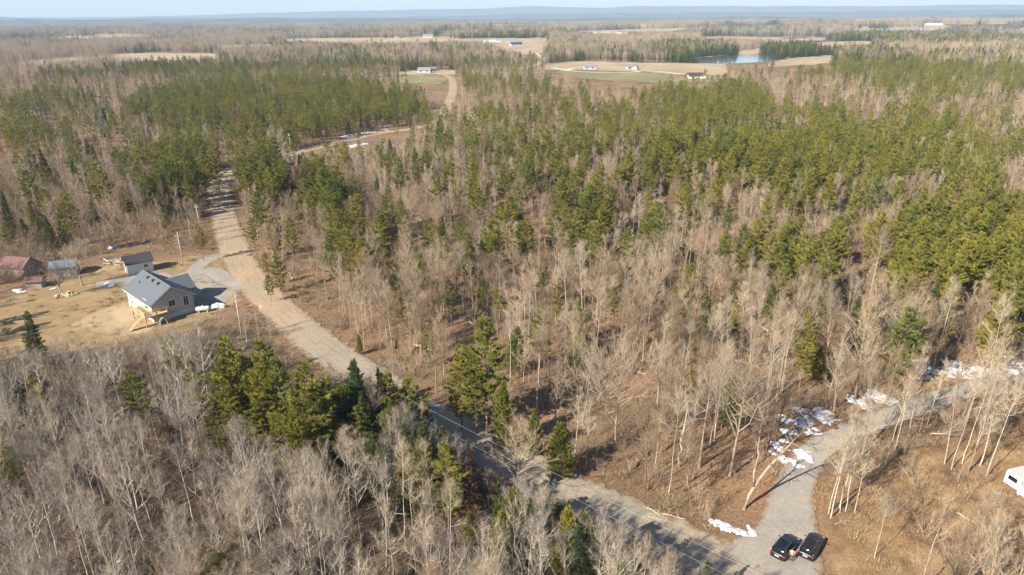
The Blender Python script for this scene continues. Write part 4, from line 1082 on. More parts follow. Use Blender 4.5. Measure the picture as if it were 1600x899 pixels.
# --- the two-storey house
hl, hw, EV, RG = 6.4, 4.0, 3.9, 6.5
hs = gable('house', HOUSE_C, HOUSE_A, 12.8, 8.0, EV, RG, 'house_siding', 'roof_shingle', 'two-storey beige house with grey-blue shingle roof and timber deck', 'house', ov=.5, th=.16,
           windows=[('y-', -5.0, 3.35, .9, 1.0), ('y-', -3.0, 3.35, .8, .8), ('y-', -.6, 3.3, 1.1, 1.1), ('y-', -4.6, 1.1, .8, 1.0), ('y-', -.2, 1.2, .8, 1.2),
                    ('x+', -.2, 3.0, 1.2, 1.2), ('x+', 2.5, 2.7, .9, 1.9), ('y-', 3.6, 3.2, 1.6, 1.9)], door=('y-', -2.4, 1.0, 2.05))
MB().box(-6.46, 6.46, -4.06, 4.06, .0, 1.0, 'foundation_concrete').build('foundation', hs)
sl = (RG - EV) / hw
for x in (-2.4, .2, 2.8):
    y = -.75; zr = RG - .75 * sl + .16
    MB().prism([(y - .25, zr - .2), (y + .25, zr + .1), (y + .25, zr + .38), (y - .15, zr + .3)], 'x', x - .25, x + .25, 'plastic_black').build('roof_vent', hs)
MB().tube([(-3.2, -2.2, EV + .8), (-3.2, -2.2, EV + 1.9)], .07, 'plastic_black').build('vent_pipe', hs)
for s_ in (-1, 1):
    MB().box(-6.9, 6.9, *sorted((s_ * 4.47, s_ * 4.53)), EV - .5 * sl - .10, EV - .5 * sl + .06, 'white_paint').build('gutter', hs)
    for xe in (-6.93, 6.93):
        MB().prism([(0, RG - .12), (s_ * 4.5, RG - .12 - 4.5 * sl), (s_ * 4.5, RG + .10 - 4.5 * sl), (0, RG + .10)], 'x', xe - .025, xe + .025, 'white_paint').build('fascia', hs)
# rear wing towards the drive
MB().prism([(-4.4, 0), (1.2, 0), (1.2, 3.2), (-1.6, 5.2), (-4.4, 3.2)], 'y', 3.5, 6.4, 'house_siding').build('wing_wall', hs)
for s in (-1, 1):
    MB().prism([(-1.6, 5.22), (-1.6 + s * 3.2, 5.22 - 3.2 * .714), (-1.6 + s * 3.2, 5.37 - 3.2 * .714), (-1.6, 5.37)], 'y', 1.4, 6.8, 'roof_shingle').build('wing_roof_slope', hs)
MB().box(-3.6, .4, 6.4, 6.44, .05, 2.4, 'white_paint').build('garage_door', hs)
# deck on the near corner
dk = MB().box(1.2, 8.2, -6.1, -4.06, 2.05, 2.2, 'new_lumber').build('deck', hs)
MB().box(6.5, 8.2, -4.05, -1.6, 2.05, 2.2, 'new_lumber').build('deck', hs)
for x, y in ((1.4, -5.95), (4.6, -5.95), (8.05, -5.95), (8.05, -1.8), (8.05, -3.9)):
    MB().box(x - .09, x + .09, y - .09, y + .09, 0, 3.15, 'new_lumber').build('deck_post', hs)
for (xa, xb, ya, yb) in ((1.4, 8.05, -6.0, -5.92), (8.01, 8.09, -5.95, -1.8)):
    b = MB()
    for zz in (2.55, 2.85, 3.1): b.box(xa, xb, ya, yb, zz, zz + .08, 'new_lumber')
    b.build('deck_railing', hs)
b = MB()
for i in range(9): b.box(6.6, 7.5, -6.3 - .28 * i - .28, -6.1 - .28 * i, 2.0 - .22 * i, 2.06 - .22 * i, 'new_lumber')
b.build('deck_stairs', hs)
pts = [(8.7 + .05, -3.2 + 1.0 * math.cos(t), .05 + 1.7 * math.sin(t)) for t in np.linspace(0, math.pi, 13)]
hc, hsn = math.cos(HOUSE_A), math.sin(HOUSE_A)
def hw_(x, y): return (HOUSE_C[0] + hc * x - hsn * y, HOUSE_C[1] + hsn * x + hc * y)
ar = empty('garden_arch', (*hw_(8.7, -3.2), .02), HOUSE_A, 'small white garden arch beside the house deck', 'arch')
for dx in (-.25, .25):
    MB().tube([(dx, 0.7 * math.cos(t), 1.5 * math.sin(t)) for t in np.linspace(0, math.pi, 13)], .04, 'white_paint', 6).build('hoop', ar)
for t in np.linspace(.2, math.pi - .2, 8):
    MB().tube([(-.25, .7 * math.cos(t), 1.5 * math.sin(t)), (.25, .7 * math.cos(t), 1.5 * math.sin(t))], .025, 'white_paint', 5).build('rung', ar)

# --- sheds
def ctr(u, v, z): p = g(u, v, z); return (p[0], p[1])
gable('red_shed', ctr(29, 409, 2.9), rad(-12), 6.2, 4.6, 2.3, 3.9, 'weathered_wood', 'roof_red', 'weathered wooden shed under a faded red metal roof', windows=[('y-', -1.5, 1.4, .7, .7)], door=('x+', 0, .9, 1.9))
gable('blue_shed', ctr(99, 411, 2.7), rad(22), 5.0, 4.2, 2.3, 3.2, 'weathered_wood', 'roof_blue', 'low wooden shed with a blue metal roof beside the yard tree', windows=[('x+', -.8, 1.3, .6, .6)], door=('y-', .6, .9, 1.9))
gable('red_hut', ctr(54, 436, 1.8), rad(10), 3.2, 2.4, 1.6, 2.2, 'weathered_wood', 'roof_red', 'tiny hut with rusty red roof in front of the red-roofed shed', door=('x+', 0, .7, 1.4))
gable('dark_roofed_shed', ctr(214, 404, 3.1), rad(38), 5.4, 4.0, 2.7, 4.0, 'white_paint', 'roof_dark', 'white shed with black roof behind the two-storey house', windows=[('x-', .6, 1.4, .6, .8), ('y-', 1.2, 1.6, .8, .7)], door=('x-', -.7, .9, 1.9))

# --- far houses
FAR = [((1085, 123), 5, 17, 9, 'far_wall_white', 'roof_dark', 'far white farmhouse with dark roof at the field edge'),
       ((1098, 123.5), 80, 10, 7, 'far_wall_tan', 'roof_dark', 'dark-roofed wing house beside the far white farmhouse'),
       ((921, 108.5), 3, 17, 8, 'far_wall_white', 'far_roof_grey', 'far white house inside the loop of the pale lane'),
       ((985, 109), 10, 11, 7, 'far_wall_tan', 'far_roof_grey', 'far tan house beside the pale lane'),
       ((993, 109.5), 60, 7, 6, 'far_wall_white', 'far_roof_grey', 'small far white garage beside the tan house'),
       ((664, 114), -8, 18, 10, 'far_wall_tan', 'far_roof_grey', 'far grey-roofed house at the end of the gravel road'),
       ((676, 112), 30, 9, 7, 'far_wall_white', 'far_roof_grey', 'small far outbuilding beside the grey-roofed house'),
       ((527, 118), 0, 20, 9, 'far_wall_tan', 'far_roof_grey', 'long low far barn among evergreen trees'),
       ((803, 101), 5, 14, 8, 'far_wall_white', 'far_roof_grey', 'far white house below the distant road bend'),
       ((790, 102), 20, 10, 7, 'far_wall_white', 'roof_dark', 'far small house below the distant road bend'),
       ((945, 61), 0, 60, 22, 'far_wall_white', 'far_wall_white', 'long white industrial building far away'),
       ((965, 61), 0, 46, 20, 'far_wall_white', 'far_wall_white', 'second white industrial building far away'),
       ((716, 60), 0, 24, 12, 'far_wall_white', 'far_roof_grey', 'village house on the far field'),
       ((730, 60.5), 10, 20, 12, 'far_wall_white', 'far_wall_white', 'white village house on the far field'),
       ((748, 61.5), -10, 18, 12, 'far_wall_tan', 'far_roof_grey', 'tan village house on the far field'),
       ((765, 70), 20, 26, 14, 'far_wall_white', 'far_wall_white', 'white village hall near the distant road'),
       ((776, 67), 0, 20, 12, 'far_wall_white', 'far_roof_grey', 'grey-roofed village house near the distant road'),
       ((800, 68), 0, 22, 12, 'far_wall_tan', 'far_roof_grey', 'broad tan village house near the distant road'),
       ((806, 73), 15, 22, 12, 'far_wall_white', 'roof_dark', 'dark-roofed village house near the distant road'),
       ((817, 55), 0, 30, 14, 'far_wall_white', 'far_wall_white', 'white building beyond the village'),
       ((669, 62), 0, 26, 14, 'far_wall_white', 'far_roof_grey', 'lone white farm building on the far field'),
       ((620, 63), 0, 18, 10, 'far_wall_tan', 'far_roof_grey', 'lone tan farm house on the far field'),
       ((1055, 57), 0, 26, 14, 'far_wall_white', 'far_wall_white', 'white farm building right of the industrial sheds'),
       ((1457, 46), 0, 60, 20, 'far_wall_white', 'far_wall_white', 'white farm complex on the far right plain'),
       ((1000, 46), 0, 50, 22, 'far_wall_white', 'far_wall_white', 'white building on the distant reddish clearing')]
for (u, v), a, L, Wd, wm, rm, lab in FAR:
    if L < 20: L, Wd = L * .75, Wd * .8
    p = g(u, v); zz = ground_z(p[0], p[1]); hh = (3. if L < 15 else 4.2) if L < 30 else 6.5
    nw = max(2, int(L / 5))
    gable('far_house', (p[0], p[1]), rad(a), L, Wd, hh, hh + Wd * .3, wm, rm, lab, 'house', ov=.5, th=.3, z=zz + (.3 if L < 18 else .6) - .4, plain=True,
          windows=[('y-', -L / 2 + L * (i + .5) / nw, hh * .55, 1.4, 1.3) for i in range(nw)] if L < 30 else [('y-', -L / 2 + L * (i + .5) / nw, hh * .4, 3, 3.) for i in range(nw)])

# ------------------------------------------------------------------ vehicles
def rrect(hx, hy, r, n=5, cx=0., cy=0.):
    P = []
    for (sx, sy, a0) in ((1, 1, 0), (-1, 1, 90), (-1, -1, 180), (1, -1, 270)):
        for k in range(n):
            a = rad(a0 + 90 * k / (n - 1)); P.append((cx + sx * (hx - r) + r * math.cos(a), cy + sy * (hy - r) + r * math.sin(a)))
    return P
def wheel(o, x, y, r=.36, w=.24):
    s = 1 if y > 0 else -1
    prof = [(r * .62, -w / 2), (r * .94, -w / 2), (r, -w / 2 + .04), (r, w / 2 - .04), (r * .94, w / 2), (r * .62, w / 2)]
    R = [[(x + pr * math.cos(t), y + pw, r + pr * math.sin(t)) for pr, pw in prof] for t in np.linspace(0, 2 * math.pi, 25)]
    wh = MB().rings(R, 'tyre_rubber', cap=False).build('wheel', o, smooth=True)
    b = MB().tube([(x, y + s * (w / 2 - .10), r), (x, y + s * (w / 2 - .05), r)], r * .63, 'alloy', 16)
    for i in range(5):
        t = i * 2 * math.pi / 5; b.tube([(x, y + s * (w / 2 - .03), r), (x + r * .6 * math.cos(t), y + s * (w / 2 - .03), r + r * .6 * math.sin(t))], .035, 'alloy', 4)
    b.build('rim', wh)
def suv(c, ang, paint, label, L=4.65, group='cars parked at the driveway mouth', z=.165):
    o = empty('parked_car', (c[0], c[1], z), ang, label, 'car', group); k = L / 4.6; o.scale = (.9, .9, .9)
    sec = [(-2.30, .74, .45, .92), (-2.22, .86, .34, 1.03), (-1.6, .92, .26, 1.08), (-.6, .93, .25, 1.07), (.5, .93, .25, 1.04), (1.0, .92, .25, 1.02), (1.55, .90, .27, .98), (2.0, .87, .30, .92), (2.22, .79, .34, .84), (2.31, .66, .42, .72)]
    R = []
    for x, hy, z0, z1 in sec:
        R.append([(x * k, y, z) for y, z in rrect(hy, (z1 - z0) / 2, .17, 5, 0, (z0 + z1) / 2)])
    MB().rings(R, paint).build('body', o, smooth=True)
    lo = rrect(1.55 * k, .86, .25, 5, -.62 * k, 0); mid = rrect(1.32 * k, .80, .25, 5, -.72 * k, 0); hi = rrect(1.05 * k, .71, .2, 5, -.85 * k, 0)
    MB().rings([[(*p, 1.0) for p in lo], [(*p, 1.32) for p in mid], [(*p, 1.60) for p in hi]], 'dark_glass').build('window_glass', o, smooth=True)
    r0 = rrect(1.10 * k, .74, .2, 5, -.86 * k, 0); r1 = rrect(1.06 * k, .70, .2, 5, -.86 * k, 0); r2 = rrect(.9 * k, .58, .2, 5, -.86 * k, 0)
    rf = MB().rings([[(*p, 1.575) for p in r0], [(*p, 1.63) for p in r1], [(*p, 1.665) for p in r2]], paint).build('roof', o, smooth=True)
    MB().rings([[(*p, 1.66) for p in rrect(.62 * k, .46, .08, 4, -.72 * k, 0)], [(*p, 1.675) for p in rrect(.6 * k, .44, .08, 4, -.72 * k, 0)]], 'dark_glass').build('sunroof', rf)
    for s in (-1, 1):
        MB().tube([(.05 * k, s * .66, 1.64), (-.1 * k, s * .66, 1.72), (-1.6 * k, s * .66, 1.72), (-1.75 * k, s * .66, 1.64)], .022, 'alloy', 6).build('roof_rail', rf)
        for xa, xb in ((.92, .16), (-.25, -.35), (-1.15, -1.2), (-2.1, -1.85)):
            MB().tube([(xa * k, s * .83, 1.03), ((xa + xb) / 2 * k, s * .80, 1.32), (xb * k, s * .705, 1.6)], .045, paint, 6).build('pillar', o)
        MB().rings([[(x * k, s * (.97 + dy), 1.12 + dz) for x, dz in ((.62, 0), (.70, 0), (.72, .12), (.62, .14))] for dy in (-.02, .16)], paint).build('side_mirror', o)
        MB().box(2.05 * k, 2.26 * k, *sorted((s * .52, s * .84)), .70, .82, 'head_light').build('headlight', o)
        MB().box(-2.29 * k, -2.12 * k, *sorted((s * .60, s * .88)), .82, 1.0, 'tail_light_red').build('tail_light', o)
        for x in (-1.4, 1.42): wheel(o, x * k, s * .84)
        for xa in (.35, -.75): MB().box((xa - .1) * k, (xa + .1) * k, *sorted((s * .92, s * .955)), .88, .91, 'plastic_black').build('door_handle', o)
    MB().box(-2.335 * k, -2.30 * k, -.26, .26, .66, .78, 'plate_white').build('licence_plate', o)
    MB().box(-2.36 * k, -2.15 * k, -.78, .78, .36, .50, 'plastic_black').build('rear_bumper', o)
    MB().box(2.24 * k, 2.335 * k, -.5, .5, .48, .66, 'plastic_black').build('grille', o)
    MB().prism([(-1.84 * k, 1.62), (-2.0 * k, 1.60), (-2.02 * k, 1.63), (-1.84 * k, 1.66)], 'y', -.6, .6, paint).build('rear_spoiler', o)
    return o
def heading(a, b, z=.7):
    p, q_ = g(*a, z), g(*b, z); return ((p[0] + q_[0]) / 2, (p[1] + q_[1]) / 2), math.atan2(q_[1] - p[1], q_[0] - p[0])
c, a = heading((1215, 868), (1237, 841)); suv(c, a, 'car_paint_black', 'black car parked with a person standing at its rear corner', 4.55)
c2, a2 = heading((1259, 868), (1276, 839)); suv(c2, a2, 'car_paint_plum', 'dark plum car parked nearest the brown clearing', 4.65)

# camper trailer and a white car nosing out beside it, at the clearing's edge
_a = rad(16); p = g(1585, 742, 2.3); cx_, cy_ = p[0] + 2.6 * math.cos(_a), p[1] + 2.6 * math.sin(_a)
o = empty('camper_trailer', (cx_, cy_, .03), _a, 'old white camper trailer with dull pinkish roof at the clearing edge', 'camper')
MB().prism([(-2.6, .55), (2.3, .55), (2.7, 1.1), (2.6, 2.0), (2.2, 2.3), (-2.3, 2.3), (-2.6, 2.0)], 'y', -1.0, 1.0, 'white_paint').build('body', o)
MB().box(-2.35, 2.2, -.98, .98, 2.302, 2.36, 'roof_pinkish').build('roof', o)
MB().box(-.4, .3, -.35, .35, 2.36, 2.52, 'white_paint').build('roof_hatch', o)
MB().box(-2.66, -2.595, -.55, .55, 1.35, 1.9, 'dark_glass').build('window', o)
for s_ in (-1, 1):
    MB().box(-1.5, -.3, *sorted((s_ * .99, s_ * 1.03)), 1.3, 1.9, 'dark_glass').build('window', o); wheel(o, -.1, s_ * .85, .33, .2)
MB().box(.9, 1.6, -1.03, -.99, .7, 2.1, 'weathered_wood').build('door', o)
MB().tube([(2.5, 0, .5), (3.6, 0, .45)], .05, 'rust_metal', 6).build('drawbar', o)
p = g(1613, 768, .6); suv((p[0], p[1]), rad(-152), 'white_paint', 'white car parked beside the old camper trailer', 4.6, None, .03)

# ------------------------------------------------------------------ the person between the cars
def skin_body():
    J = {}; E_ = []; Rr = []
    def v(name, co, r): J[name] = len(Rr); Rr.append((co, r))
    def e(a, b): E_.append((J[a], J[b]))
    v('pelvis', (0, 0, .95), .145); v('waist', (.005, 0, 1.10), .13); v('chest', (.0, 0, 1.30), .155); v('shoul', (0, 0, 1.43), .10); v('neck', (.01, 0, 1.51), .055); v('headb', (.02, 0, 1.60), .085); v('headt', (.02, 0, 1.70), .09)
    for a, b in (('pelvis', 'waist'), ('waist', 'chest'), ('chest', 'shoul'), ('shoul', 'neck'), ('neck', 'headb'), ('headb', 'headt')): e(a, b)
    for s, t in ((1, 'l'), (-1, 'r')):
        v('hip' + t, (0, s * .10, .90), .10); v('knee' + t, (.03, s * .12, .50), .065); v('ank' + t, (-.02, s * .13, .09), .045); v('toe' + t, (.15, s * .15, .045), .04)
        for a, b in (('pelvis', 'hip' + t), ('hip' + t, 'knee' + t), ('knee' + t, 'ank' + t), ('ank' + t, 'toe' + t)): e(a, b)
        v('sh' + t, (0, s * .19, 1.42), .065); v('el' + t, (-.03, s * .25, 1.14), .046); v('wr' + t, (.10, s * .23, .93), .032); v('pa' + t, (.135, s * .225, .87), .034)
        for a, b in (('shoul', 'sh' + t), ('sh' + t, 'el' + t), ('el' + t, 'wr' + t), ('wr' + t, 'pa' + t)): e(a, b)
        for i in range(4):
            v(f'f{i}{t}', (.16 + .012 * (i - 1.5), s * (.225 + .0), .83 + .0), .009); Rr[-1] = ((.155 + .016 * (i - 1.5), s * (.222 + .004 * i), .825), .0095)
            v(f'g{i}{t}', (.165 + .017 * (i - 1.5), s * (.212 + .004 * i), .785 + (.008 if i in (0, 3) else 0)), .008); e('pa' + t, f'f{i}{t}'); e(f'f{i}{t}', f'g{i}{t}')
        v('th' + t, (.165, s * .20, .885), .011); v('tt' + t, (.185, s * .19, .85), .009); e('pa' + t, 'th' + t); e('th' + t, 'tt' + t)
    v('nose', (.125, 0, 1.645), .014); e('headb', 'nose')
    me = bpy.data.meshes.new('person_skeleton'); me.from_pydata([c for c, r in Rr], E_, [])
    ob = bpy.data.objects.new('person_skeleton', me); COL.objects.link(ob)
    sm = ob.modifiers.new('skin', 'SKIN'); sm.use_smooth_shade = True
    for i, (c, r) in enumerate(Rr): me.skin_vertices[0].data[i].radius = (r, r)
    me.skin_vertices[0].data[0].use_root = True
    ob.modifiers.new('sub', 'SUBSURF').levels = 2
    dg = bpy.context.evaluated_depsgraph_get(); out = bpy.data.meshes.new_from_object(ob.evaluated_get(dg)); bpy.data.objects.remove(ob)
    return out
pp = g(1235, 879); pe = empty('person', (pp[0], pp[1], .165), rad(60), 'person in tan jacket and dark olive trousers standing between the parked cars', 'person')
bme = skin_body(); bme.materials.clear()
for m_ in ('skin', 'jacket_tan', 'trousers_olive', 'shoe_dark'): bme.materials.append(MAT[m_])
for po in bme.polygons:
    z_ = po.center.z; y_ = abs(po.center.y)
    po.material_index = 0 if (z_ > 1.50 or (y_ > .17 and z_ < .94 and z_ > .7)) else (1 if z_ > .93 or (y_ > .19 and z_ > .9) else (2 if z_ > .11 else 3)); po.use_smooth = True
link('body', bme, pe)
hm = MB(); R = []
for zf, rr_ in ((1.60, .098), (1.66, .108), (1.72, .104), (1.77, .08), (1.80, .03)): R.append([(.005 - (.02 if zf < 1.7 else 0) + rr_ * .95 * math.cos(t), rr_ * math.sin(t), zf + (.05 if math.cos(t) > .4 and zf < 1.68 else 0)) for t in np.linspace(0, 6.283, 14, endpoint=False)])
hm.rings(R, 'hair_dark').build('hair', pe, smooth=True)

# ------------------------------------------------------------------ poles and wires
def pole(x, y, h, label, ang):
    o = empty('utility_pole', (x, y, 0), ang, label, 'utility pole', None)
    MB().tube([(0, 0, -.1), (0, 0, h)], [.13, .09], 'pole_wood', 10).build('pole', o, smooth=True)
    MB().box(-.05, .05, -.6, .6, h - .75, h - .65, 'pole_wood').build('crossarm', o)
    for y_ in (-.5, .5): MB().tube([(0, y_, h - .62), (0, y_, h - .42)], [.05, .035], 'plate_white', 8).build('insulator', o)
    MB().tube([(0, 0, h), (0, 0, h + .2)], [.05, .035], 'plate_white', 8).build('insulator', o)
    return o
poles = [(g(455, 240)[0], g(455, 240)[1], 8.5, 'utility pole beside the snow at the far road bend'),
         (g(314, 364)[0], g(314, 364)[1], 8.0, 'utility pole left of the gravel road behind the lone slim pine'),
         (g(286, 411)[0], g(286, 411)[1], 7.5, 'utility pole between the black-roofed shed and the lone slim pine'),
         (-49.5, 113.0, 9.0, 'utility pole in the bare trees between pine clump and road'), (-17.0, 79.5, 9.2, 'utility pole hidden among the trees below the shaded road'), (26.0, 42.7, 9.2, 'utility pole below the driveway mouth')]
for i, (x, y, h, lab) in enumerate(poles):
    a_ = poles[max(i - 1, 0)]; b_ = poles[min(i + 1, len(poles) - 1)]
    pole(x, y, h, lab, math.atan2(b_[1] - a_[1], b_[0] - a_[0]))
WN = ['beyond the road bends', 'beside the lone slim pine', 'over the house yard', 'behind the pine clump', 'over the shaded gravel road']
for i in range(len(poles) - 1):
    (x0, y0, h0, _), (x1, y1, h1, _) = poles[i], poles[i + 1]
    for dz, nm in ((.18, 'upper'), (-1.75, 'lower')):
        t = np.linspace(0, 1, 15); sag = .35
        P = [(x0 + (x1 - x0) * k, y0 + (y1 - y0) * k, h0 + (h1 - h0) * k + dz - sag * 4 * k * (1 - k)) for k in t]
        tag(MB().tube(P, .008 if i == 4 else .006, 'wire_metal', 5).build('overhead_wire'), f'{nm} overhead wire {WN[i]}', 'wire')

# ------------------------------------------------------------------ snow, logs, yard clutter
def blob(b, u, v, rx, ry, seed, h=.10, n=34, z=.05):
    r = np.random.default_rng(seed); ph = r.random(6) * 6.28; amp = r.uniform(.03, .16, 6) / np.array([1, 1.2, 1.5, 1.8, 2.1, 2.4])
    R = []
    def pt(t, f):
        k = 1 + sum(amp[i] * math.sin((i + 2) * t + ph[i]) for i in range(6)) * .9
        p = g(u + rx * k * f * math.cos(t), v + ry * k * f * math.sin(t)); return p
    for f, zz in ((1.0, 0.), (.9, .5), (.6, .9), (.25, 1.)):
        R.append([(*pt(t, f)[:2], z + h * zz * (1 + .3 * math.sin(5 * t + ph[0]))) for t in np.linspace(0, 6.283, n, endpoint=False)])
    b.rings(R, 'snow_white')
def snow(label, blobs, seed, z=.05, h=.10):
    C = [(np.array(g(u, v)[:2]), np.array(g(u + rx, v)[:2]) - np.array(g(u, v)[:2]), np.array(g(u, v + ry)[:2]) - np.array(g(u, v)[:2])) for u, v, rx, ry in blobs]
    P = np.array([c + sx * a * 1.5 + sy * b * 1.5 for c, a, b in C for sx in (-1, 1) for sy in (-1, 1)]); st = .13 if P[:, 1].max() < 140 else .35
    xs = np.arange(P[:, 0].min(), P[:, 0].max(), st); ys = np.arange(P[:, 1].min(), P[:, 1].max(), st); X, Y = np.meshgrid(xs, ys, indexing='ij'); F = np.full(X.shape, -9.)
    for c, a, b in C:
        la, lb = np.hypot(*a), np.hypot(*b); da = ((X - c[0]) * a[0] + (Y - c[1]) * a[1]) / la ** 2; db = ((X - c[0]) * b[0] + (Y - c[1]) * b[1]) / lb ** 2
        F = np.maximum(F, 1 - np.hypot(da, db))
    F = F * .8 + .16 + 2.3 * (fbm(X / 1.7 + seed * 9.1, Y / 1.7, 4) - .50) + 1.0 * (fbm(X / .5 + seed, Y / .5 + 4, 2) - .5)
    keep = F > .0; idx = -np.ones(X.shape, int); idx[keep] = np.arange(keep.sum())
    V_ = np.c_[X[keep] + rng.normal(0, st * .2, keep.sum()), Y[keep] + rng.normal(0, st * .2, keep.sum()), z - .03 + np.minimum(.03 + h * np.clip(F[keep], 0, 1.) ** .7 + .03 * fbm(X[keep] * 2.2, Y[keep] * 2.2, 2), .3)]
    c = keep[:-1, :-1] & keep[1:, :-1] & keep[:-1, 1:] & keep[1:, 1:]
    a, b, cc, d = idx[:-1, :-1][c], idx[1:, :-1][c], idx[1:, 1:][c], idx[:-1, 1:][c]
    me = raw_mesh('snow_patch', V_, np.vstack([np.c_[a, b, cc], np.c_[a, cc, d]]), ['snow_white'], smooth=True)
    tag(link('snow_patch', me), label, kind='stuff')
snow('long shaded snow patch striped by tree shadows above the driveway', [(1252, 664, 24, 10), (1277, 652, 21, 9), (1232, 675, 9, 4), (1290, 643, 8, 4)], 1)
snow('bright snow patch at the inner bend of the driveway', [(1237, 724, 15, 7), (1255, 714, 13, 7)], 2, z=.18, h=.14)
snow('grainy snow heap at the corner of gravel road and driveway', [(1128, 823, 14, 8), (1150, 832, 14, 6), (1172, 828, 5, 8)], 3, z=.1, h=.22)
snow('snow patch under the rounded pine by the driveway', [(1448, 575, 30, 10), (1432, 582, 14, 8), (1475, 583, 22, 7)], 4)
snow('wide snow patch along the far side of the driveway', [(1512, 577, 24, 10), (1537, 586, 22, 8), (1552, 577, 12, 6)], 5)
snow('snow bank at the driveway where it leaves behind the trees', [(1580, 577, 24, 10), (1605, 572, 20, 11)], 6)
snow('small snow patch beside the driveway below the rounded pine', [(1375, 624, 18, 7), (1349, 632, 14, 8), (1362, 612, 8, 4)], 7)
snow('scraps of snow in the shade left of the striped patch', [(1215, 698, 7, 4), (1226, 690, 6, 3), (1206, 708, 5, 3)], 8)
snow('sunlit snow beside the far road bend', [(550, 229, 12, 2.6), (562, 226, 9, 2)], 9)
snow('blue shaded snow along the far road bend', [(545, 214, 14, 1.8), (575, 208, 12, 1.6), (600, 203, 8, 1.2)], 10)
snow('shaded snow scrap under bare trees by the lower road edge', [(842, 810, 9, 4), (850, 822, 6, 3)], 11)
snow('snow scraps at the back edge of the yard', [(36, 456, 6, 1.8), (80, 453, 4, 1.4), (166, 443, 4, 1.2)], 12)

def path3(pts): return [tuple(g(u, v, z)) for u, v, z in pts]
lt = empty('leaning_tree', tuple(g(1162, 795)), 0, 'pale leaning forked tree trunk at the driveway mouth', 'bare tree'); org = np.array(g(1162, 795))
def rel(pts): return [tuple(np.array(p) - org) for p in path3(pts)]
b = MB().tube(rel([(1162, 797, -.1), (1170, 775, 1.6), (1184, 752, 3.4), (1203, 728, 5.4), (1226, 704, 7.4), (1244, 684, 9.0)]), [.25, .20, .17, .13, .08, .03], 'bark_grey', 8)
b.tube(rel([(1178, 762, 2.6), (1178, 738, 5), (1185, 712, 7), (1182, 690, 8.6)]), [.15, .11, .07, .03], 'bark_grey', 7).build('trunk', lt, smooth=True)
rb = np.random.default_rng(91); S, D_, L_ = [], [], []
main = np.array(rel([(1184, 752, 3.4), (1203, 728, 5.4), (1226, 704, 7.4), (1248, 681, 9.4), (1268, 664, 11)])); sec = np.array(rel([(1178, 738, 5), (1185, 712, 7), (1182, 690, 8.6)]))
b = MB()
for i in range(34):
    src = main if i < 22 else sec; s = along(src, np.array([rb.uniform(.1, 1)]))[0]; d = unit(rb.normal(0, 1, 3) + np.array([.2, .1, .6])); Lh = rb.uniform(.8, 2.4)
    q1 = s + d * Lh * .5; q2 = q1 + unit(d + rb.normal(0, .3, 3)) * Lh * .5
    b.tube([s, q1, q2], [.035, .022, .006], 'twig_pale', 4)
    for k_ in range(4): q3 = s + (q2 - s) * rb.uniform(.3, 1); b.tube([q3, q3 + unit(d + rb.normal(0, .5, 3)) * rb.uniform(.3, .8)], [.014, .004], 'twig_pale', 3)
b.build('crown', lt)
sn = empty('dead_snag', tuple(g(1062, 730)), 0, 'crooked pale dead snag in the open wood', 'dead tree'); org = np.array(g(1062, 730))
MB().tube(rel([(1062, 731, -.05), (1060, 712, 1.8), (1066, 703, 2.7), (1063, 692, 3.8), (1069, 668, 6), (1074, 640, 8.6)]), [.16, .14, .13, .12, .09, .03], 'bark_pale', 7).tube(rel([(1066, 703, 2.7), (1078, 702, 3), (1086, 706, 2.8)]), [.07, .05, .02], 'bark_pale', 5).build('trunk', sn, smooth=True)
b = MB()
for s, e_ in (((1069, 668, 6), (1078, 660, 7)), ((1072, 655, 7.2), (1064, 648, 8)), ((1071, 660, 6.7), (1083, 668, 6.4))): b.tube(rel([s, e_]), [.035, .008], 'twig_pale', 4)
b.build('branch', sn)

LOGS = [((1010, 795), (1032, 806), 'fallen log on the verge of the gravel road above the bend'), ((1035, 805), (1075, 812), 'long thin log lying along the gravel road edge'),
        ((1306, 822), (1345, 798), 'pale fallen pole in the brown clearing'), ((985, 735), (1018, 705), 'thick fallen trunk in the shade of the fan-crowned tree'),
        ((1155, 575), (1190, 600), 'fallen trunk in the wood behind the old bare tree'), ((95, 352), (105, 348), 'pale log behind the red-roofed shed'), ((1005, 808), (1060, 820), 'low branch fallen beside the gravel road')]
for i, (p0, p1, lab) in enumerate(LOGS):
    a_, b_ = g(*p0), g(*p1); mid_ = (a_ + b_) / 2; r_ = (.10, .07, .07, .24, .16, .2, .06)[i]
    lo = empty('fallen_log', tuple(mid_), 0, lab, 'log'); d_ = b_ - a_; nrm = np.array([-d_[1], d_[0], 0]) / np.linalg.norm(d_)
    pts = [(a_ - mid_) + d_ * t + nrm * .12 * math.sin(5 * t + i) + np.array([0, 0, r_ + .05]) for t in np.linspace(0, 1, 7)]
    MB().tube(pts, [r_ * (1.1 - .5 * t) for t in np.linspace(0, 1, 7)], 'bark_brown' if i in (3, 4) else 'bark_grey', 7).build('log', lo, smooth=True)
    bb = MB()
    for k_ in range(5): s = pts[1 + k_]; bb.tube([s, s + np.array([rb.normal(0, .5), rb.normal(0, .5), rb.uniform(.2, .6)])], [r_ * .3, .008], 'dead_wood', 4)
    bb.build('branch_stub', lo)

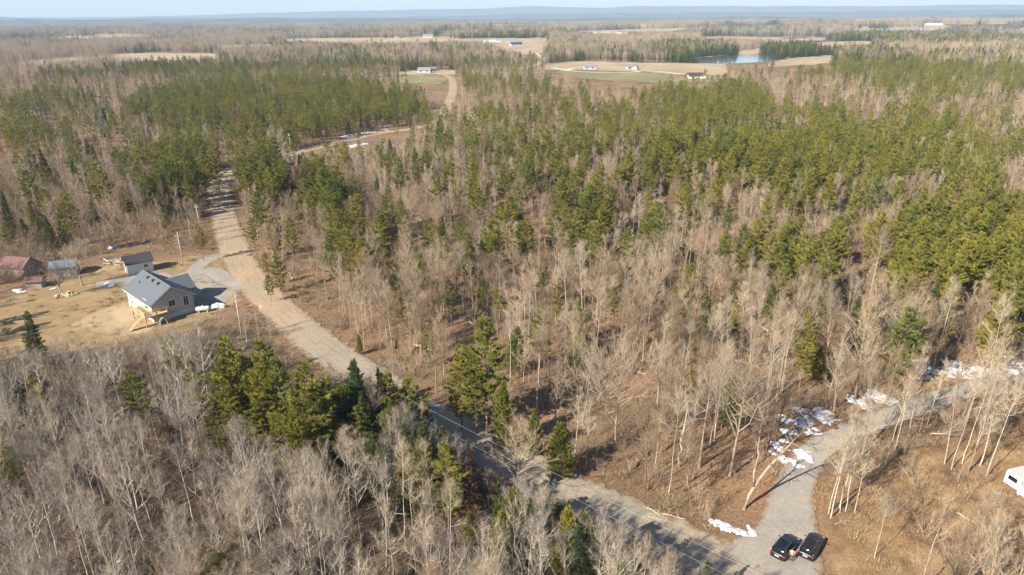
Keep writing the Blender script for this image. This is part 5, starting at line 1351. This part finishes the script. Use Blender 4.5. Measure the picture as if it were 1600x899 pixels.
wp = g(104, 462); o = empty('wood_pile', tuple(wp), rad(20), 'heap of cut logs and split wood on the yard grass', 'wood pile'); b = MB(); rw = np.random.default_rng(5)
for i in range(110):
    rr_ = rw.random() ** .5; t = rw.random() * 6.28; x, y = 2.2 * rr_ * math.cos(t), 1.1 * rr_ * math.sin(t); z = rw.random() * .9 * (1 - rr_) + .12; a_ = rw.random() * 3.14; l_ = rw.uniform(.2, .45); e_ = rw.normal(0, .12)
    b.tube([(x - l_ * math.cos(a_), y - l_ * math.sin(a_), z - e_ * .3), (x + l_ * math.cos(a_), y + l_ * math.sin(a_), z + abs(e_))], rw.uniform(.07, .14), 'log_wood' if rw.random() < .6 else 'dead_wood', 6)
tag(b.build('logs', o), kind='stuff')
b = MB(); o = empty('lumber_heap', tuple(g(183, 412)), 0, 'heap of boards and scrap lumber beside the black-roofed shed', 'lumber')
for i in range(40):
    x, y, z = rw.normal(0, 1.1), rw.normal(0, .7), .08 + rw.random() * .7; a_ = rw.random() * 3.14; l_ = rw.uniform(.5, 1.2)
    b.tube([(x - l_ * math.cos(a_), y - l_ * math.sin(a_), z * .6), (x + l_ * math.cos(a_), y + l_ * math.sin(a_), z)], rw.uniform(.05, .12), ('new_lumber', 'white_paint', 'weathered_wood')[i % 3], 4)
tag(b.build('boards', o), kind='stuff')
def tank(u, v, ang, label):
    o = empty('fuel_tank', (*g(u, v)[:2], .08), ang, label, 'tank'); R = []
    for x, r_ in ((-1.35, .12), (-1.3, .3), (-1.15, .43), (-.9, .48), (.9, .48), (1.15, .43), (1.3, .3), (1.35, .12)): R.append([(x, r_ * math.cos(t), .72 + r_ * math.sin(t)) for t in np.linspace(0, 6.283, 16, endpoint=False)])
    MB().rings(R, 'white_paint').build('tank_shell', o, smooth=True)
    for x in (-.8, .8): MB().box(x - .1, x + .1, -.4, .4, 0, .34, 'foundation_concrete').build('leg', o)
    MB().tube([(0, 0, 1.18), (0, 0, 1.36)], .16, 'plate_white', 10).build('valve_cap', o)
tank(318, 488, rad(15), 'white cylindrical tank on the driveway in front of the house')
def mound(name, u, v, rx, ry, h, mat, label, cat_, seed, z=.05):
    r = np.random.default_rng(seed); c_ = g(u, v); R = []; n = 20; ph = r.random(3) * 6.28
    for f, zz in ((1, 0), (.9, .55), (.65, .9), (.3, 1.)):
        R.append([(rx * f * (1 + .2 * math.sin(2 * t + ph[0]) + .12 * math.sin(3 * t + ph[1])) * math.cos(t), ry * f * (1 + .2 * math.sin(2 * t + ph[2])) * math.sin(t), h * zz * (1 + .25 * math.sin(3 * t + ph[1]) * f)) for t in np.linspace(0, 6.283, n, endpoint=False)])
    o = MB().rings(R, mat).build(name, None, (c_[0], c_[1], z), smooth=True); return tag(o, label, cat_)
mound('tarp_heap', 341, 481, 1.5, .8, .9, 'tarp_white', 'white tarp-covered heap next to the white tank', 'tarp', 3)
mound('round_basin', 176, 447, .75, .65, .3, 'tarp_white', 'round white basin lying on the yard grass', 'basin', 4)
mound('white_heap', 174, 389, 1.3, .7, .8, 'tarp_white', 'small white covered heap in the brush behind the sheds', 'tarp', 5)
mound('sand_pile', 887, 733, 1.1, .6, .5, 'bare_soil', 'pale sand pile on the verge of the gravel road', 'sand', 6)
mound('rubble_heap', 28, 455, 1.3, .6, .4, 'tarp_white', 'white plastic scraps heaped below the red-roofed shed', 'heap', 7)
mound('roadside_stone', 679, 636, .9, .5, .35, 'foundation_concrete', 'flat pale stone on the verge by the tall pointed pine', 'stone', 8)
fp = empty('fence_boards', (*g(57, 450)[:2], .03), rad(8), 'leaning pale boards in front of the tiny red-roofed hut', 'boards')
for i in range(6): MB().prism([(i * .32 - .9, 0), (i * .32 - .7, 0), (i * .32 - .62 + .05 * (i % 3), 1.7 + .15 * (i % 2)), (i * .32 - .8 + .05 * (i % 3), 1.75 + .1 * (i % 2))], 'y', 0 + .02 * i, .04 + .02 * i, 'white_paint').build('board', fp)

# ------------------------------------------------------------------ haze
hb = MB().box(-19500, 19500, -2500, 19200, -32, 330, 'forest_floor').mesh('haze')
hm_ = bpy.data.materials.new('haze_air'); hm_.use_nodes = True; nt = hm_.node_tree; nt.nodes.remove(nt.nodes['Principled BSDF'])
pv = nt.nodes.new('ShaderNodeVolumePrincipled'); pv.inputs['Color'].default_value = (.62, .80, 1.0, 1); pv.inputs['Density'].default_value = 9.5e-5; pv.inputs['Anisotropy'].default_value = 0.
nt.links.new(pv.outputs[0], nt.nodes['Material Output'].inputs['Volume'])
hb.materials.clear(); hb.materials.append(hm_)
tag(link('haze', hb), kind='stuff')
